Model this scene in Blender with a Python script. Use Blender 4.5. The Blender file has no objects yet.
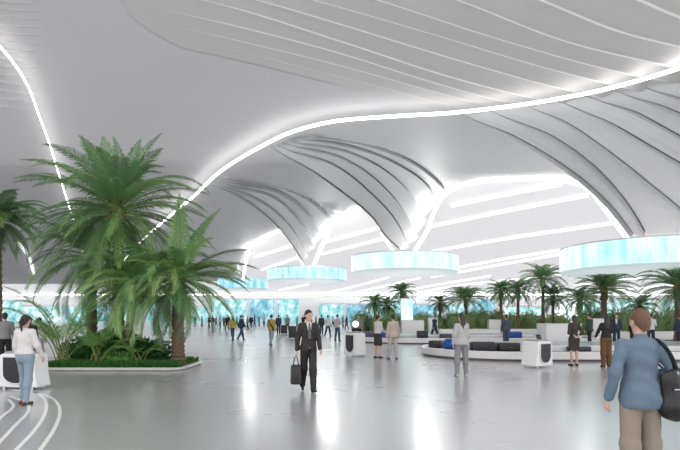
import bpy, bmesh, math, random
import numpy as np
from mathutils import Vector, Matrix
random.seed(7)
sc = bpy.context.scene
COL = sc.collection
PI = math.pi
FPX, CX, HZ, EYE = 530.0, 340.0, 316.0, 1.68      # focal length in pixels, centre column, horizon row, eye height

# ------------------------------------------------------------------ helpers
def at(px, py, Y):
    return Vector(((px - CX) / FPX * Y, Y, EYE + (HZ - py) / FPX * Y))

def floor_Y(py):
    return EYE * FPX / (py - HZ)

def tag(o, label=None, cat=None, group=None, kind=None):
    if label: o['label'] = label
    if cat: o['category'] = cat
    if group: o['group'] = group
    if kind: o['kind'] = kind
    return o

def empty(name, loc=(0, 0, 0), rz=0.0):
    o = bpy.data.objects.new(name, None)
    o.empty_display_size = 0.2
    o.location = loc
    o.rotation_euler = (0, 0, rz)
    COL.objects.link(o)
    return o

def mesh_obj(name, verts, faces, mat, parent=None, smooth=True, mids=None, loc=None):
    me = bpy.data.meshes.new(name)
    me.from_pydata([tuple(v) for v in verts], [], [tuple(f) for f in faces])
    mats = mat if isinstance(mat, (list, tuple)) else [mat]
    for m in mats:
        me.materials.append(m)
    if mids is not None:
        me.polygons.foreach_set('material_index', mids)
    if smooth:
        me.polygons.foreach_set('use_smooth', [True] * len(me.polygons))
    me.update()
    o = bpy.data.objects.new(name, me)
    COL.objects.link(o)
    if parent: o.parent = parent
    if loc is not None: o.location = loc
    return o

def children_of(o):
    return [c for c in o.children]

def copy_tree(o, parent=None):
    c = o.copy()
    COL.objects.link(c)
    c.parent = parent
    for ch in children_of(o):
        copy_tree(ch, c)
    return c

class MB:
    """collects shapes into one mesh"""
    def __init__(s):
        s.v = []; s.f = []; s.m = []
    def add(s, vs, fs, mi=0):
        b = len(s.v)
        s.v += [Vector(v) for v in vs]
        s.f += [tuple(i + b for i in f) for f in fs]
        s.m += [mi] * len(fs)
    def bm(s, bm, M=None, mi=0):
        bm.verts.index_update()
        vs = [(M @ v.co) if M else v.co.copy() for v in bm.verts]
        s.add(vs, [[v.index for v in f.verts] for f in bm.faces], mi)
        bm.free()
    def box(s, c, size, bevel=0.0, rot=None, seg=3, mi=0):
        bm = bmesh.new()
        bmesh.ops.create_cube(bm, size=1.0)
        for v in bm.verts:
            v.co = Vector((v.co.x * size[0], v.co.y * size[1], v.co.z * size[2]))
        if bevel:
            bmesh.ops.bevel(bm, geom=bm.edges[:], offset=bevel, segments=seg, affect='EDGES', profile=0.5)
        M = Matrix.Translation(c) @ (rot.to_4x4() if rot else Matrix.Identity(4))
        s.bm(bm, M, mi)
    def cyl(s, a, b, r0, r1=None, n=16, cap=True, mi=0):
        r1 = r0 if r1 is None else r1
        s.tube([a, b], [r0, r1], n, cap, mi)
    def tube(s, pts, rad, n=8, cap=True, mi=0, flat=1.0):
        pts = [Vector(p) for p in pts]
        if not isinstance(rad, (list, tuple)): rad = [rad] * len(pts)
        vs = []; fs = []
        up = Vector((0, 0, 1))
        prev = None
        for i, p in enumerate(pts):
            d = (pts[min(i + 1, len(pts) - 1)] - pts[max(i - 1, 0)]).normalized()
            ref = prev if prev is not None else (up if abs(d.z) < .95 else Vector((1, 0, 0)))
            u = (ref - d * ref.dot(d))
            if u.length < 1e-5:
                u = d.orthogonal()
            u.normalize(); prev = u
            w = d.cross(u)
            for k in range(n):
                t = 2 * PI * k / n
                vs.append(p + u * (math.cos(t) * rad[i] * flat) + w * (math.sin(t) * rad[i]))
        for i in range(len(pts) - 1):
            for k in range(n):
                k2 = (k + 1) % n
                fs.append((i * n + k, i * n + k2, (i + 1) * n + k2, (i + 1) * n + k))
        if cap:
            fs.append(tuple(reversed(range(n))))
            fs.append(tuple((len(pts) - 1) * n + k for k in range(n)))
        s.add(vs, fs, mi)
    def lathe(s, prof, c=(0, 0, 0), n=48, mi=0, sx=1.0, sy=1.0):
        vs = []; fs = []
        for (r, z) in prof:
            for k in range(n):
                t = 2 * PI * k / n
                vs.append((c[0] + r * sx * math.cos(t), c[1] + r * sy * math.sin(t), c[2] + z))
        for i in range(len(prof) - 1):
            for k in range(n):
                k2 = (k + 1) % n
                fs.append((i * n + k, i * n + k2, (i + 1) * n + k2, (i + 1) * n + k))
        s.add(vs, fs, mi)
    def prism(s, outline, y0, y1, mi=0):
        """outline in x,z extruded along y"""
        n = len(outline)
        vs = [(x, y0, z) for x, z in outline] + [(x, y1, z) for x, z in outline]
        fs = [tuple(range(n)), tuple(reversed(range(n, 2 * n)))]
        fs += [(k, k + n, (k + 1) % n + n, (k + 1) % n) for k in range(n)]
        s.add(vs, fs, mi)
    def build(s, name, mat, parent=None, smooth=True, loc=None, angle=40):
        o = mesh_obj(name, s.v, s.f, mat, parent, smooth, s.m, loc)
        if smooth and angle:
            me = o.data
            try:
                me.set_sharp_from_angle(angle=math.radians(angle))
            except Exception:
                pass
        return o

def catmull(P, n):
    """resample a polyline (list of equal-length tuples) to n points"""
    P = np.array(P, float)
    m = len(P)
    d = np.r_[0, np.cumsum(np.linalg.norm(np.diff(P[:, :2], axis=0), axis=1))]
    Q = np.vstack([2 * P[0] - P[1], P, 2 * P[-1] - P[-2]])
    out = []
    for t in np.linspace(0, d[-1], n):
        i = min(max(int(np.searchsorted(d, t, side='right') - 1), 0), m - 2)
        u = (t - d[i]) / max(d[i + 1] - d[i], 1e-9)
        p0, p1, p2, p3 = Q[i], Q[i + 1], Q[i + 2], Q[i + 3]
        # non-uniform tangents
        h = d[i + 1] - d[i]
        hm = d[i] - d[i - 1] if i > 0 else h
        hp = d[i + 2] - d[i + 1] if i + 2 < m else h
        m1 = ((p2 - p1) / h * hm + (p1 - p0) / hm * h) / (h + hm) * h
        m2 = ((p3 - p2) / hp * h + (p2 - p1) / h * hp) / (h + hp) * h
        u2, u3 = u * u, u * u * u
        out.append((2 * u3 - 3 * u2 + 1) * p1 + (u3 - 2 * u2 + u) * m1 + (-2 * u3 + 3 * u2) * p2 + (u3 - u2) * m2)
    return np.array(out)

# ------------------------------------------------------------------ materials
MATS = {}
def new_mat(name):
    m = bpy.data.materials.new(name)
    m.use_nodes = True
    nt = m.node_tree
    b = nt.nodes['Principled BSDF']
    return m, nt, b

def plain(name, col, rough=0.5, metal=0.0, noise=0.06, scale=8.0, spec=0.5, bump=0.0, bscale=60.0, coat=0.0):
    """principled surface with slight procedural variation"""
    if name in MATS: return MATS[name]
    m, nt, b = new_mat(name)
    tc = nt.nodes.new('ShaderNodeTexCoord')
    nz = nt.nodes.new('ShaderNodeTexNoise'); nz.inputs['Scale'].default_value = scale
    nz.inputs['Detail'].default_value = 4
    nt.links.new(tc.outputs['Object'], nz.inputs['Vector'])
    mx = nt.nodes.new('ShaderNodeMix'); mx.data_type = 'RGBA'
    c0 = [max(0, c * (1 - noise * 2)) for c in col]; c1 = [min(1, c * (1 + noise * 2)) for c in col]
    mx.inputs['A'].default_value = (*c0, 1); mx.inputs['B'].default_value = (*c1, 1)
    nt.links.new(nz.outputs['Fac'], mx.inputs['Factor'])
    nt.links.new(mx.outputs['Result'], b.inputs['Base Color'])
    b.inputs['Roughness'].default_value = rough
    b.inputs['Metallic'].default_value = metal
    b.inputs['Specular IOR Level'].default_value = spec
    b.inputs['Coat Weight'].default_value = coat
    if bump:
        n2 = nt.nodes.new('ShaderNodeTexNoise'); n2.inputs['Scale'].default_value = bscale
        n2.inputs['Detail'].default_value = 3
        nt.links.new(tc.outputs['Object'], n2.inputs['Vector'])
        bp = nt.nodes.new('ShaderNodeBump'); bp.inputs['Strength'].default_value = bump
        bp.inputs['Distance'].default_value = 0.02
        nt.links.new(n2.outputs['Fac'], bp.inputs['Height'])
        nt.links.new(bp.outputs['Normal'], b.inputs['Normal'])
    MATS[name] = m
    return m

def glow(name, col, strength):
    if name in MATS: return MATS[name]
    m, nt, b = new_mat(name)
    b.inputs['Base Color'].default_value = (*[min(.8, c) for c in col], 1)
    b.inputs['Emission Color'].default_value = (*col, 1)
    b.inputs['Emission Strength'].default_value = strength
    MATS[name] = m
    return m

def screen_mat(name, ca, cb, cc, strength, sx=0.6, sz=0.12, seed=0.0):
    """lit display: vertical streaks of three tints"""
    m, nt, b = new_mat(name)
    N, L = nt.nodes, nt.links
    tc = N.new('ShaderNodeTexCoord')
    mp = N.new('ShaderNodeMapping')
    mp.inputs['Scale'].default_value = (sx, sx, sz); mp.inputs['Location'].default_value = (seed, seed * .7, 0)
    L.new(tc.outputs['Object'], mp.inputs['Vector'])
    nz = N.new('ShaderNodeTexNoise'); nz.inputs['Scale'].default_value = 1.6
    nz.inputs['Detail'].default_value = 5; nz.inputs['Roughness'].default_value = .65
    L.new(mp.outputs['Vector'], nz.inputs['Vector'])
    cr = N.new('ShaderNodeValToRGB')
    e = cr.color_ramp.elements
    e[0].position = .34; e[0].color = (*ca, 1)
    e[1].position = .68; e[1].color = (*cc, 1)
    k = e.new(.5); k.color = (*cb, 1)
    L.new(nz.outputs['Fac'], cr.inputs['Fac'])
    L.new(cr.outputs['Color'], b.inputs['Emission Color'])
    b.inputs['Base Color'].default_value = (.05, .08, .09, 1)
    b.inputs['Emission Strength'].default_value = strength
    b.inputs['Roughness'].default_value = .2
    MATS[name] = m
    return m

def leaf_mat(name, c0, c1, trans=.35, rough=.42):
    """leaf: colour varies between fronds and along noise, some light passes through"""
    m, nt, b = new_mat(name)
    N, L = nt.nodes, nt.links
    oi = N.new('ShaderNodeObjectInfo')
    tc = N.new('ShaderNodeTexCoord')
    nz = N.new('ShaderNodeTexNoise'); nz.inputs['Scale'].default_value = 3.0
    L.new(tc.outputs['Object'], nz.inputs['Vector'])
    ad = N.new('ShaderNodeMath'); ad.operation = 'MULTIPLY_ADD'
    ad.inputs[1].default_value = .55; 
    L.new(oi.outputs['Random'], ad.inputs[0]); 
    ml = N.new('ShaderNodeMath'); ml.operation = 'MULTIPLY'; ml.inputs[1].default_value = .5
    L.new(nz.outputs['Fac'], ml.inputs[0]); L.new(ml.outputs[0], ad.inputs[2])
    mx = N.new('ShaderNodeMix'); mx.data_type = 'RGBA'
    mx.inputs['A'].default_value = (*c0, 1); mx.inputs['B'].default_value = (*c1, 1)
    L.new(ad.outputs[0], mx.inputs['Factor'])
    L.new(mx.outputs['Result'], b.inputs['Base Color'])
    b.inputs['Roughness'].default_value = rough
    tr = N.new('ShaderNodeBsdfTranslucent')
    L.new(mx.outputs['Result'], tr.inputs['Color'])
    ms = N.new('ShaderNodeMixShader'); ms.inputs[0].default_value = trans
    L.new(b.outputs[0], ms.inputs[1]); L.new(tr.outputs[0], ms.inputs[2])
    L.new(ms.outputs[0], N['Material Output'].inputs['Surface'])
    MATS[name] = m
    return m

# ------------------------------------------------------------------ camera and world
cam_d = bpy.data.cameras.new('camera')
cam = bpy.data.objects.new('camera', cam_d)
COL.objects.link(cam)
cam.location = (0, 0, EYE)
cam.rotation_euler = (PI / 2, 0, 0)
cam_d.sensor_width = 36.0
cam_d.lens = FPX / 680.0 * 36.0
cam_d.shift_y = (HZ - 225.0) / 680.0
cam_d.clip_end = 1500
sc.camera = cam
sc.view_settings.view_transform = 'Standard'
sc.view_settings.look = 'None'
sc.view_settings.gamma = 1.0
sc.view_settings.use_curve_mapping = False
sc.view_settings.exposure = 0.3
sc.cycles.max_bounces = 8
sc.cycles.sample_clamp_indirect = 6.0
sc.cycles.use_denoising = True

w = bpy.data.worlds.new('daylight'); sc.world = w
w.use_nodes = True
bg = w.node_tree.nodes['Background']
bg.inputs['Color'].default_value = (.985, .982, 1.0, 1)
bg.inputs['Strength'].default_value = 1.3
# ------------------------------------------------------------------ the hall
def undul(x, y):
    return 0.22 * math.sin(x * .11 + y * .05) + 0.15 * math.sin(y * .13 - x * .03)

A0, AS = 15.25, 0.05              # near vault: z = A0 - AS*y + undulation
C0 = 16.1                         # far vault lies a little higher
def hit(px, py, z0=A0, und=True, drop=0.0):
    s = (HZ - py) / FPX
    k = (px - CX) / FPX
    Y = (z0 - drop - EYE) / (s + AS)
    if und:
        for _ in range(12):
            Y = (z0 - drop + undul(k * Y, Y) - EYE) / (s + AS)
    return Vector((k * Y, Y, EYE + s * Y))

def glow_skin(name, col, through, rough=.5, noise=.015, scale=.3):
    """matt skin with added translucency, so light behind it brightens the hall"""
    m = plain(name, col, rough, noise=noise, scale=scale)
    N, L = m.node_tree.nodes, m.node_tree.links
    b = N['Principled BSDF']
    tr = N.new('ShaderNodeBsdfTranslucent')
    L.new(b.inputs['Base Color'].links[0].from_socket, tr.inputs['Color'])
    ms = N.new('ShaderNodeMixShader'); ms.inputs[0].default_value = through
    L.new(b.outputs[0], ms.inputs[1]); L.new(tr.outputs[0], ms.inputs[2])
    L.new(ms.outputs[0], N['Material Output'].inputs['Surface'])
    return m
M_ceil = glow_skin('ceiling_skin', (.69, .685, .695), .185)  # translucency added so the vault fills the hall with soft light
M_ceil_cool = glow_skin('far_ceiling_skin', (.86, .85, .862), .43)  # far vault made more translucent so it glows brighter
M_slat = glow_skin('slat_skin', (.69, .68, .672), .175)
M_slat_cool = glow_skin('funnel_slat_skin', (.83, .83, .84), .19)  # funnel slats lightened to stand in for haze
M_edge = glow_skin('lit_edge_white', (.95, .945, .93), .34, .4, .01)  # paler and more translucent, puts the lit slat lips into the colour
M_gap_shade = plain('gap_shade', (.58, .585, .60), .7)  # opaque grey, puts the shade between funnel slats into the colour
M_white = plain('white_gloss', (.82, .82, .82), .25, noise=.01)
M_strip = glow('led_white', (1.0, .985, .96), 4.5)
M_strip_far = glow('led_far', (1.0, .99, .98), 1.15)
M_strip_arch = glow('led_arch', (1.0, .99, .97), 3.5)

# floor -------------------------------------------------------------
def floor_material():
    m, nt, b = new_mat('polished_floor')
    N, L = nt.nodes, nt.links
    tc = N.new('ShaderNodeTexCoord')
    br = N.new('ShaderNodeTexBrick')
    br.offset = .5
    br.inputs['Color1'].default_value = (.46, .46, .47, 1)
    br.inputs['Color2'].default_value = (.442, .442, .452, 1)
    br.inputs['Mortar'].default_value = (.434, .434, .444, 1)
    br.inputs['Scale'].default_value = 1.0
    br.inputs['Mortar Size'].default_value = .010
    br.inputs['Mortar Smooth'].default_value = .3
    br.inputs['Brick Width'].default_value = 1.2
    br.inputs['Row Height'].default_value = .6
    L.new(tc.outputs['Object'], br.inputs['Vector'])
    nz = N.new('ShaderNodeTexNoise'); nz.inputs['Scale'].default_value = .35; nz.inputs['Detail'].default_value = 3
    L.new(tc.outputs['Object'], nz.inputs['Vector'])
    mx = N.new('ShaderNodeMix'); mx.data_type = 'RGBA'; mx.blend_type = 'MULTIPLY'
    mx.inputs['Factor'].default_value = .2
    L.new(br.outputs['Color'], mx.inputs['A'])
    L.new(nz.outputs['Fac'], mx.inputs['B'])
    L.new(mx.outputs['Result'], b.inputs['Base Color'])
    mr = N.new('ShaderNodeMapRange')
    mr.inputs['To Min'].default_value = .25; mr.inputs['To Max'].default_value = .31
    L.new(nz.outputs['Fac'], mr.inputs['Value'])
    L.new(mr.outputs['Result'], b.inputs['Roughness'])
    b.inputs['Specular IOR Level'].default_value = .8
    b.inputs['Coat Weight'].default_value = .45
    b.inputs['Coat Roughness'].default_value = .15
    return m
fl = MB(); fl.box((0, 60, -.1), (520, 210, .2))
tag(fl.build('floor', floor_material(), smooth=False), kind='structure')

# inlaid white arcs on the floor ------------------------------------
M_inlay = plain('inlay_white', (.86, .86, .84), .3, noise=.01)
arcs = [
    [(-3.35, 5.6), (-3.8, 6.75), (-4.19, 7.74), (-4.9, 9.27), (-5.35, 10.06), (-6.27, 11.27), (-7.6, 12.2)],
    [(-3.65, 5.6), (-4.1, 6.75), (-4.47, 7.74), (-5.07, 9.1), (-5.84, 10.5), (-6.63, 11.56), (-7.8, 12.5)],
    [(-4.0, 5.8), (-4.54, 7.07), (-5.0, 8.17), (-5.46, 9.27), (-5.95, 10.1), (-6.9, 11.1)],
    [(-5.1, 7.6), (-5.6, 8.73), (-6.1, 9.9), (-6.7, 10.7)],
]
for k, a in enumerate(arcs):
    P = catmull(a, 40)
    vs = []; fs = []
    for i, p in enumerate(P):
        d = P[min(i + 1, 39)] - P[max(i - 1, 0)]; d /= np.linalg.norm(d)
        n = np.array((-d[1], d[0])) * .028
        for q, z in ((p + n, -.004), (p + n, .004), (p - n, .004), (p - n, -.004)):
            vs.append((q[0], q[1], z))
    for i in range(39):
        for e in range(3):
            fs.append((i * 4 + e, i * 4 + e + 1, i * 4 + e + 5, i * 4 + e + 4))
    tag(mesh_obj('trim_%d' % (k + 1), vs, fs, M_inlay, smooth=False), kind='structure')

# near vault ---------------------------------------------------------
low = [(-700, 284), (95, 284), (225, 281), (236, 270), (245, 250), (258, 240), (272, 233), (300, 226), (335, 221), (350, 211),
       (372, 206), (400, 205), (425, 204), (440, 197), (455, 187), (480, 181), (515, 179), (550, 178), (575, 183),
       (590, 191), (610, 202), (650, 206), (700, 200), (900, 188), (1400, 170)]
def low_at(px):
    for (a, b), (c, d) in zip(low, low[1:]):
        if a <= px <= c:
            return b + (d - b) * (px - a) / (c - a)
    return low[-1][1]
edge = [(119, -60), (120, -18), (120.5, 0), (130, 16), (150, 32), (180, 48)] + [(float(a), float(b)) for a, b in catmull([(180, 48), (260, 66), (340, 86), (400, 100), (430, 107), (455, 112)], 16)[1:]] + [
        (500, 107.5), (530, 103.5), (565, 97.5), (600, 90.5), (640, 80), (680, 68), (735, 50), (770, 38), (830, 2), (860, -20)]   # lower border of the slat bank
def edge_at(px):
    for (a, b), (c, d) in zip(edge, edge[1:]):
        if a <= px <= c:
            return b + (d - b) * (px - a) / (c - a)
    return -900.0
pxs = sorted(set(list(range(-700, 1401, 4)) + [p for p, _ in low] + [p for p, _ in edge]))
vs = []; fs = []
NR = 150
for px in pxs:
    hi = edge_at(px) - .7 if 120.5 <= px <= 860 else -900
    lo = max(low_at(px), hi)
    for j in range(NR):
        t = j / (NR - 1)
        vs.append(hit(px, lo + (hi - lo) * (t ** (1.6 if hi < -500 else 1.1))))
for i in range(len(pxs) - 1):
    if pxs[i] == 120 or pxs[i] == 860: continue
    for j in range(NR - 1):
        a = i * NR + j
        fs.append((a, a + 1, a + NR + 1, a + NR))
def col_strip(p, q, ytop):           # join the columns where the bank begins and ends
    b = len(vs)
    a0, a1 = p, q
    for j in range(NR):
        t = j / (NR - 1)
        vs.append(hit(a0[0], a0[1] + (ytop - a0[1]) * t)); vs.append(hit(a1[0], a1[1] + (ytop - a1[1]) * t))
    for j in range(NR - 1):
        k = b + 2 * j
        fs.append((k, k + 2, k + 3, k + 1))
# the strip of vault between two columns either side of the bank's ends
for pa, pb in ((120, 120.5), (860, 880)):
    b = len(vs)
    lo_a, lo_b = low_at(pa), low_at(pb)
    for j in range(NR):
        t = j / (NR - 1)
        vs.append(hit(pa, lo_a + (-60 - lo_a) * t)); vs.append(hit(pb, lo_b + (-60 - lo_b) * t))
    for j in range(NR - 1):
        k = b + 2 * j
        fs.append((k, k + 2, k + 3, k + 1))
# overhead, above the first rib of the bank
top = catmull([(120, -18), (140, -27), (180, -32), (245, -34), (335, -36), (430, -50), (500, -62), (560, -100), (600, -140), (700, -75), (860, -20)], 30)
b = len(vs)
for p in top:
    for y in (p[1], -200, -400, -900):
        vs.append(hit(p[0], y))
for i in range(len(top) - 1):
    for e in range(3):
        k = b + i * 4 + e
        fs.append((k, k + 1, k + 5, k + 4))
ceiling = tag(mesh_obj('ceiling', vs, fs, M_ceil), kind='structure')

# far vault
vs = []; fs = []
nx, ny = 30, 14
for i in range(nx + 1):
    for j in range(ny + 1):
        x = -260 + 520 * i / nx; y = 40 + 117 * j / ny
        vs.append((x, y, C0 - AS * y))
for i in range(nx):
    for j in range(ny):
        a = i * (ny + 1) + j
        fs.append((a, a + 1, a + ny + 2, a + ny + 1))
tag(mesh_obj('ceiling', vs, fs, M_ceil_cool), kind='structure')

def on_curve(pts, n, z0=A0, und=True, drop=0.0):
    """pts: (px,py) on the vault or (px,py,Y) at an own distance"""
    out = []
    tmp = []
    for p in pts:
        tmp.append(tuple(at(*p)) if len(p) == 3 else tuple(hit(p[0], p[1], z0, und, drop)))
    return [Vector(q) for q in catmull3(tmp, n)]

def catmull3(P, n):
    P = np.array(P, float)
    d = np.r_[0, np.cumsum(np.linalg.norm(np.diff(P, axis=0), axis=1))]
    # parametrise by chord length through the 2-D routine on (s, x, y, z)
    Q = np.c_[d, np.zeros(len(d)), P]
    return catmull(Q, n)[:, 2:]

def slat_bank(name, curves, depth, parent, mats, face, lip=.14, tuck=False):
    """sawtooth slats between neighbouring rib curves; depth(i, t) in metres; the lip hangs at the second curve"""
    n = len(curves[0])
    m = len(curves)
    P = np.array([[tuple(p) for p in c] for c in curves])
    Nrm = np.zeros_like(P)
    for i in range(m):
        du = P[min(i + 1, m - 1)] - P[max(i - 1, 0)]
        dv = np.gradient(P[i], axis=0)
        nn = np.cross(du, dv)
        nn /= np.maximum(np.linalg.norm(nn, axis=1)[:, None], 1e-9)
        sgn = np.sign(np.sum(nn * (np.array(face) - P[i]), axis=1))
        Nrm[i] = nn * sgn[:, None]
    vs = []; fs = []; mi = []
    for i in range(m - 1):
        b = len(vs)
        for k in range(n):
            t = k / (n - 1)
            d = depth(i, t)
            a0 = P[i][k]; a1 = P[i + 1][k]; N0 = Nrm[i][k]; N1 = Nrm[i + 1][k]
            w = a1 - a0; L = np.linalg.norm(w); w = w / max(L, 1e-9)
            lp = min(lip, L * .3)
            d1 = depth(i + 1, t)
            p0 = a0 - N0 * d
            pm = p0 + (a1 - p0) * .5 - (N0 + N1) * .5 * d * .12
            p1 = a1 - w * lp
            p2 = a1
            p3 = a1 - N1 * (d1 + .03)
            if tuck:                  # each slat starts at a free edge, tilts back and ends at a shade-coloured groove before the next one
                d = min(d, .30 * L)
                g = min(.13, .30 * L) * min(1.0, .25 + 2.5 * t)
                pa = a0 + w * .02
                e1 = a1 - w * g - N1 * d
                mm = pa + (e1 - pa) * .55 + (N0 + N1) * .5 * d * .12
                gb = a1 - w * g * .45 - N1 * (d + min(.5, L))
                vs += [a0, mm, e1, gb, a1]
                continue
            lp = lp * min(1.0, d1 / .22 + .02)
            p1 = a1 - w * lp
            vs += [p0, pm, p1, p2, p3]
        for k in range(n - 1):
            for e in range(4):
                q = b + k * 5 + e
                fs.append((q, q + 1, q + 6, q + 5))
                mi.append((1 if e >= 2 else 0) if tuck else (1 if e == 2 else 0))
    o = mesh_obj(name, vs, fs, mats, parent, smooth=False, mids=mi)
    return o

# bank of slats on the near vault
ribs = [
    [(600, -140), (700, -75), (860, -20)],
    [(560, -95), (700, -35), (830, 2)],
    [(500, -52), (635, 0), (680, 19), (770, 42)],
    [(430, -38), (537, 0), (620, 33), (680, 48), (735, 60)],
    [(335, -36), (455, 0), (565, 42), (660, 65), (705, 74)],
    [(245, -34), (375, 0), (490, 37), (620, 73), (675, 84)],
    [(180, -32), (311, 0), (440, 37), (540, 67), (590, 80), (640, 92)],
    [(140, -27), (255, 0), (340, 25), (455, 60), (560, 89), (600, 98)],
    [(120, -18), (225, 6), (340, 42), (455, 79), (530, 98), (560, 104)],
    [(120, 0), (225, 24), (340, 54), (430, 82), (500, 101), (530, 107)],
    [(130, 16), (225, 38), (340, 66), (420, 88), (480, 104), (500, 109)],
    [(150, 32), (240, 52), (340, 77), (410, 95), (450, 105), (475, 110)],
    [(180, 48), (260, 66), (340, 86), (400, 100), (430, 107), (455, 112)],
]
NS = 40
def d_near(i, t):
    full = .62 * max(0, 1 - i / 12.0)
    f = min(1.0, max(0.0, (t - .02) / .38)); f = f * f * (3 - 2 * f)
    return full * f
rc = []
for i, r in enumerate(ribs):
    c0 = catmull(r, NS)
    rc.append([hit(c0[k][0], c0[k][1], drop=d_near(i, k / (NS - 1))) for k in range(NS)])
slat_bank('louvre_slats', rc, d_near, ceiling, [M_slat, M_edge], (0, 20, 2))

def loft(guides, sub, n):
    """guides: lists of world points; returns interpolated curves"""
    G = [np.array([tuple(p) for p in g]) for g in guides]
    m = len(G)
    out = []
    for i in range(m - 1):
        for s in range(sub):
            u = s / sub
            p0 = G[max(i - 1, 0)]; p1 = G[i]; p2 = G[i + 1]; p3 = G[min(i + 2, m - 1)]
            out.append(.5 * ((2 * p1) + (p2 - p0) * u + (2 * p0 - 5 * p1 + 4 * p2 - p3) * u * u + (3 * p1 - p0 - 3 * p2 + p3) * u ** 3))
    out.append(G[-1])
    return out

def funnel(name, guides, endY, n, depth, mats, face):
    """each guide: pixels from the vault to the funnel's end; distance runs from the vault's to endY"""
    cur = []
    for g, Ye in zip(guides, endY):
        p0 = hit(*g[0][:2])
        q = catmull(g, n)
        for_ = []
        for k in range(n):
            t = k / (n - 1)
            tt = t ** 1.15
            Y = 1.0 / ((1 - tt) / (p0.y - .05) + tt / Ye)
            u_ = min(1.0, t / .6); Y *= 1 - .03 * u_ * u_ * (3 - 2 * u_)          # stands a little proud of the vault
            for_.append(at(q[k][0], q[k][1], Y))
        cur.append(for_)
    cur = cur[::-1]                # from the upper rib down to the outer edge, so that lips hang on the outer side
    o = slat_bank(name, cur, depth, ceiling, mats, face, tuck=True)
    return o, cur

def d_fun(full):
    def f(i, t):
        a = min(1.0, max(0.0, (t - .03) / .3)); a = a * a * (3 - 2 * a)
        return full * a
    return f

mid_g = [
    [(270, 146), (290, 160), (317, 176), (345, 196), (376, 223), (386, 238), (401, 252)],
    [(276, 144.5), (291, 152), (335, 167), (369, 193), (400, 228), (409, 247)],
    [(282, 142.5), (295, 147), (342, 160), (383, 187), (411, 222), (418, 238)],
    [(287, 140), (298, 143.5), (349, 154), (389, 174), (420, 207), (426, 221)],
    [(292, 138), (303, 140), (352, 148.5), (396, 165), (430, 190), (436, 203)],
    [(300, 135.5), (312, 137.5), (369, 147), (415, 166), (440, 186), (446, 193)],
    [(310, 133), (335, 136), (385, 146), (430, 165), (450, 180), (455, 186)],
]
funnel('funnel_slats', mid_g, [49.5, 49.3, 49, 48.6, 48, 47.3, 46.4], 36, d_fun(.5), [M_slat_cool, M_gap_shade], (0, 25, 2))
left_g = [
    [(212, 184), (232, 194), (264, 215), (295, 248), (305, 263)],
    [(214, 182), (232, 190.5), (261, 203), (292, 229), (308, 256)],
    [(216, 180.5), (232, 187), (274, 199), (308, 235), (315, 247)],
    [(218, 179), (234, 184.5), (281, 195), (312, 221), (323, 236)],
    [(221, 177.5), (236, 182), (288, 191), (315, 206), (331, 222)],
    [(226, 176), (243, 180), (301, 191), (322, 202), (338, 215)],
]
funnel('funnel_slats', left_g, [66.5, 66, 64.5, 62, 59, 56.5], 30, d_fun(.5), [M_slat_cool, M_gap_shade], (0, 25, 2))
right_g = [
    [(462, 114.5), (500, 133), (555, 165), (590, 192), (612, 214), (630, 238)],
    [(490, 111), (522, 126), (565, 150), (610, 190), (635, 222), (645, 239)],
    [(525, 105.5), (560, 122), (600, 150), (650, 190), (680, 213), (700, 230)],
    [(558, 100), (620, 132), (680, 168), (740, 205), (770, 226)],
    [(583, 95), (640, 118), (680, 140), (760, 185), (810, 216)],
    [(610, 89), (680, 118), (760, 155), (850, 206)],
    [(633, 83), (680, 102), (780, 145), (890, 196)],
    [(660, 75), (720, 99), (820, 138), (930, 186)],
    [(690, 66), (760, 92), (860, 132), (970, 176)],
]
funnel('funnel_slats', right_g, [36.5, 35.5, 34.5, 33.5, 32.5, 31.5, 31, 30.5, 30], 36, d_fun(.55), [M_slat_cool, M_gap_shade], (0, 20, 2))

# the flat skin is left out where a funnel takes its place
def inside(p, poly):
    c = False
    for (x0, y0), (x1, y1) in zip(poly, poly[1:] + poly[:1]):
        if (y0 > p[1]) != (y1 > p[1]) and p[0] < (x1 - x0) * (p[1] - y0) / (y1 - y0) + x0:
            c = not c
    return c
polys = []
for g in (mid_g, left_g, right_g):
    polys.append([tuple(q) for q in catmull(g[0], 24)] + [tuple(q) for q in catmull(g[-1], 24)][::-1])
def covered(p):
    return any(all(inside((p[0] + ox, p[1] + oy), pl) for ox, oy in ((0, 0), (2.5, 0), (-2.5, 0), (0, 2), (0, -2))) for pl in polys)
bm = bmesh.new(); bm.from_mesh(ceiling.data)
flag = {}
for v in bm.verts:
    flag[v.index] = v.co.y > 1 and covered((CX + v.co.x / v.co.y * FPX, HZ - (v.co.z - EYE) / v.co.y * FPX))
bmesh.ops.delete(bm, geom=[f for f in bm.faces if all(flag[v.index] for v in f.verts)], context='FACES')
bm.to_mesh(ceiling.data); bm.free()

# small fins beside the sweeping strip, upper left corner
fb = MB()
for k in range(15):
    y0 = -12 + k * 8.2
    a = hit(-60, y0 - 6); b = hit(44 - abs(k - 6) * 1.2, y0 + 7)
    n = 10
    for i in range(n):
        p = a.lerp(b, i / n); q = a.lerp(b, (i + 1) / n)
        h0 = .22 * (1 - (i / n) ** 2); h1 = .22 * (1 - ((i + 1) / n) ** 2)
        t = Vector((0, .06, 0))
        fb.add([p, q, q - Vector((0, 0, h1)), p - Vector((0, 0, h0)), p + t, q + t, q + t - Vector((0, 0, h1)), p + t - Vector((0, 0, h0))],
               [(0, 1, 2, 3), (7, 6, 5, 4), (3, 2, 6, 7)])
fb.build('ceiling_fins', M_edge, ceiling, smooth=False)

# ------------------------------------------------------------------ light strips
def strip(pts, r, mat, label, group=None, z0=A0, und=True, drop=.16, n=60):
    P = on_curve(pts, n, z0, und, drop)
    m = MB(); m.tube(P, r, 8, True)
    o = m.build('light_strip', mat)
    tag(o, label, 'light', group)
    return o

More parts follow.
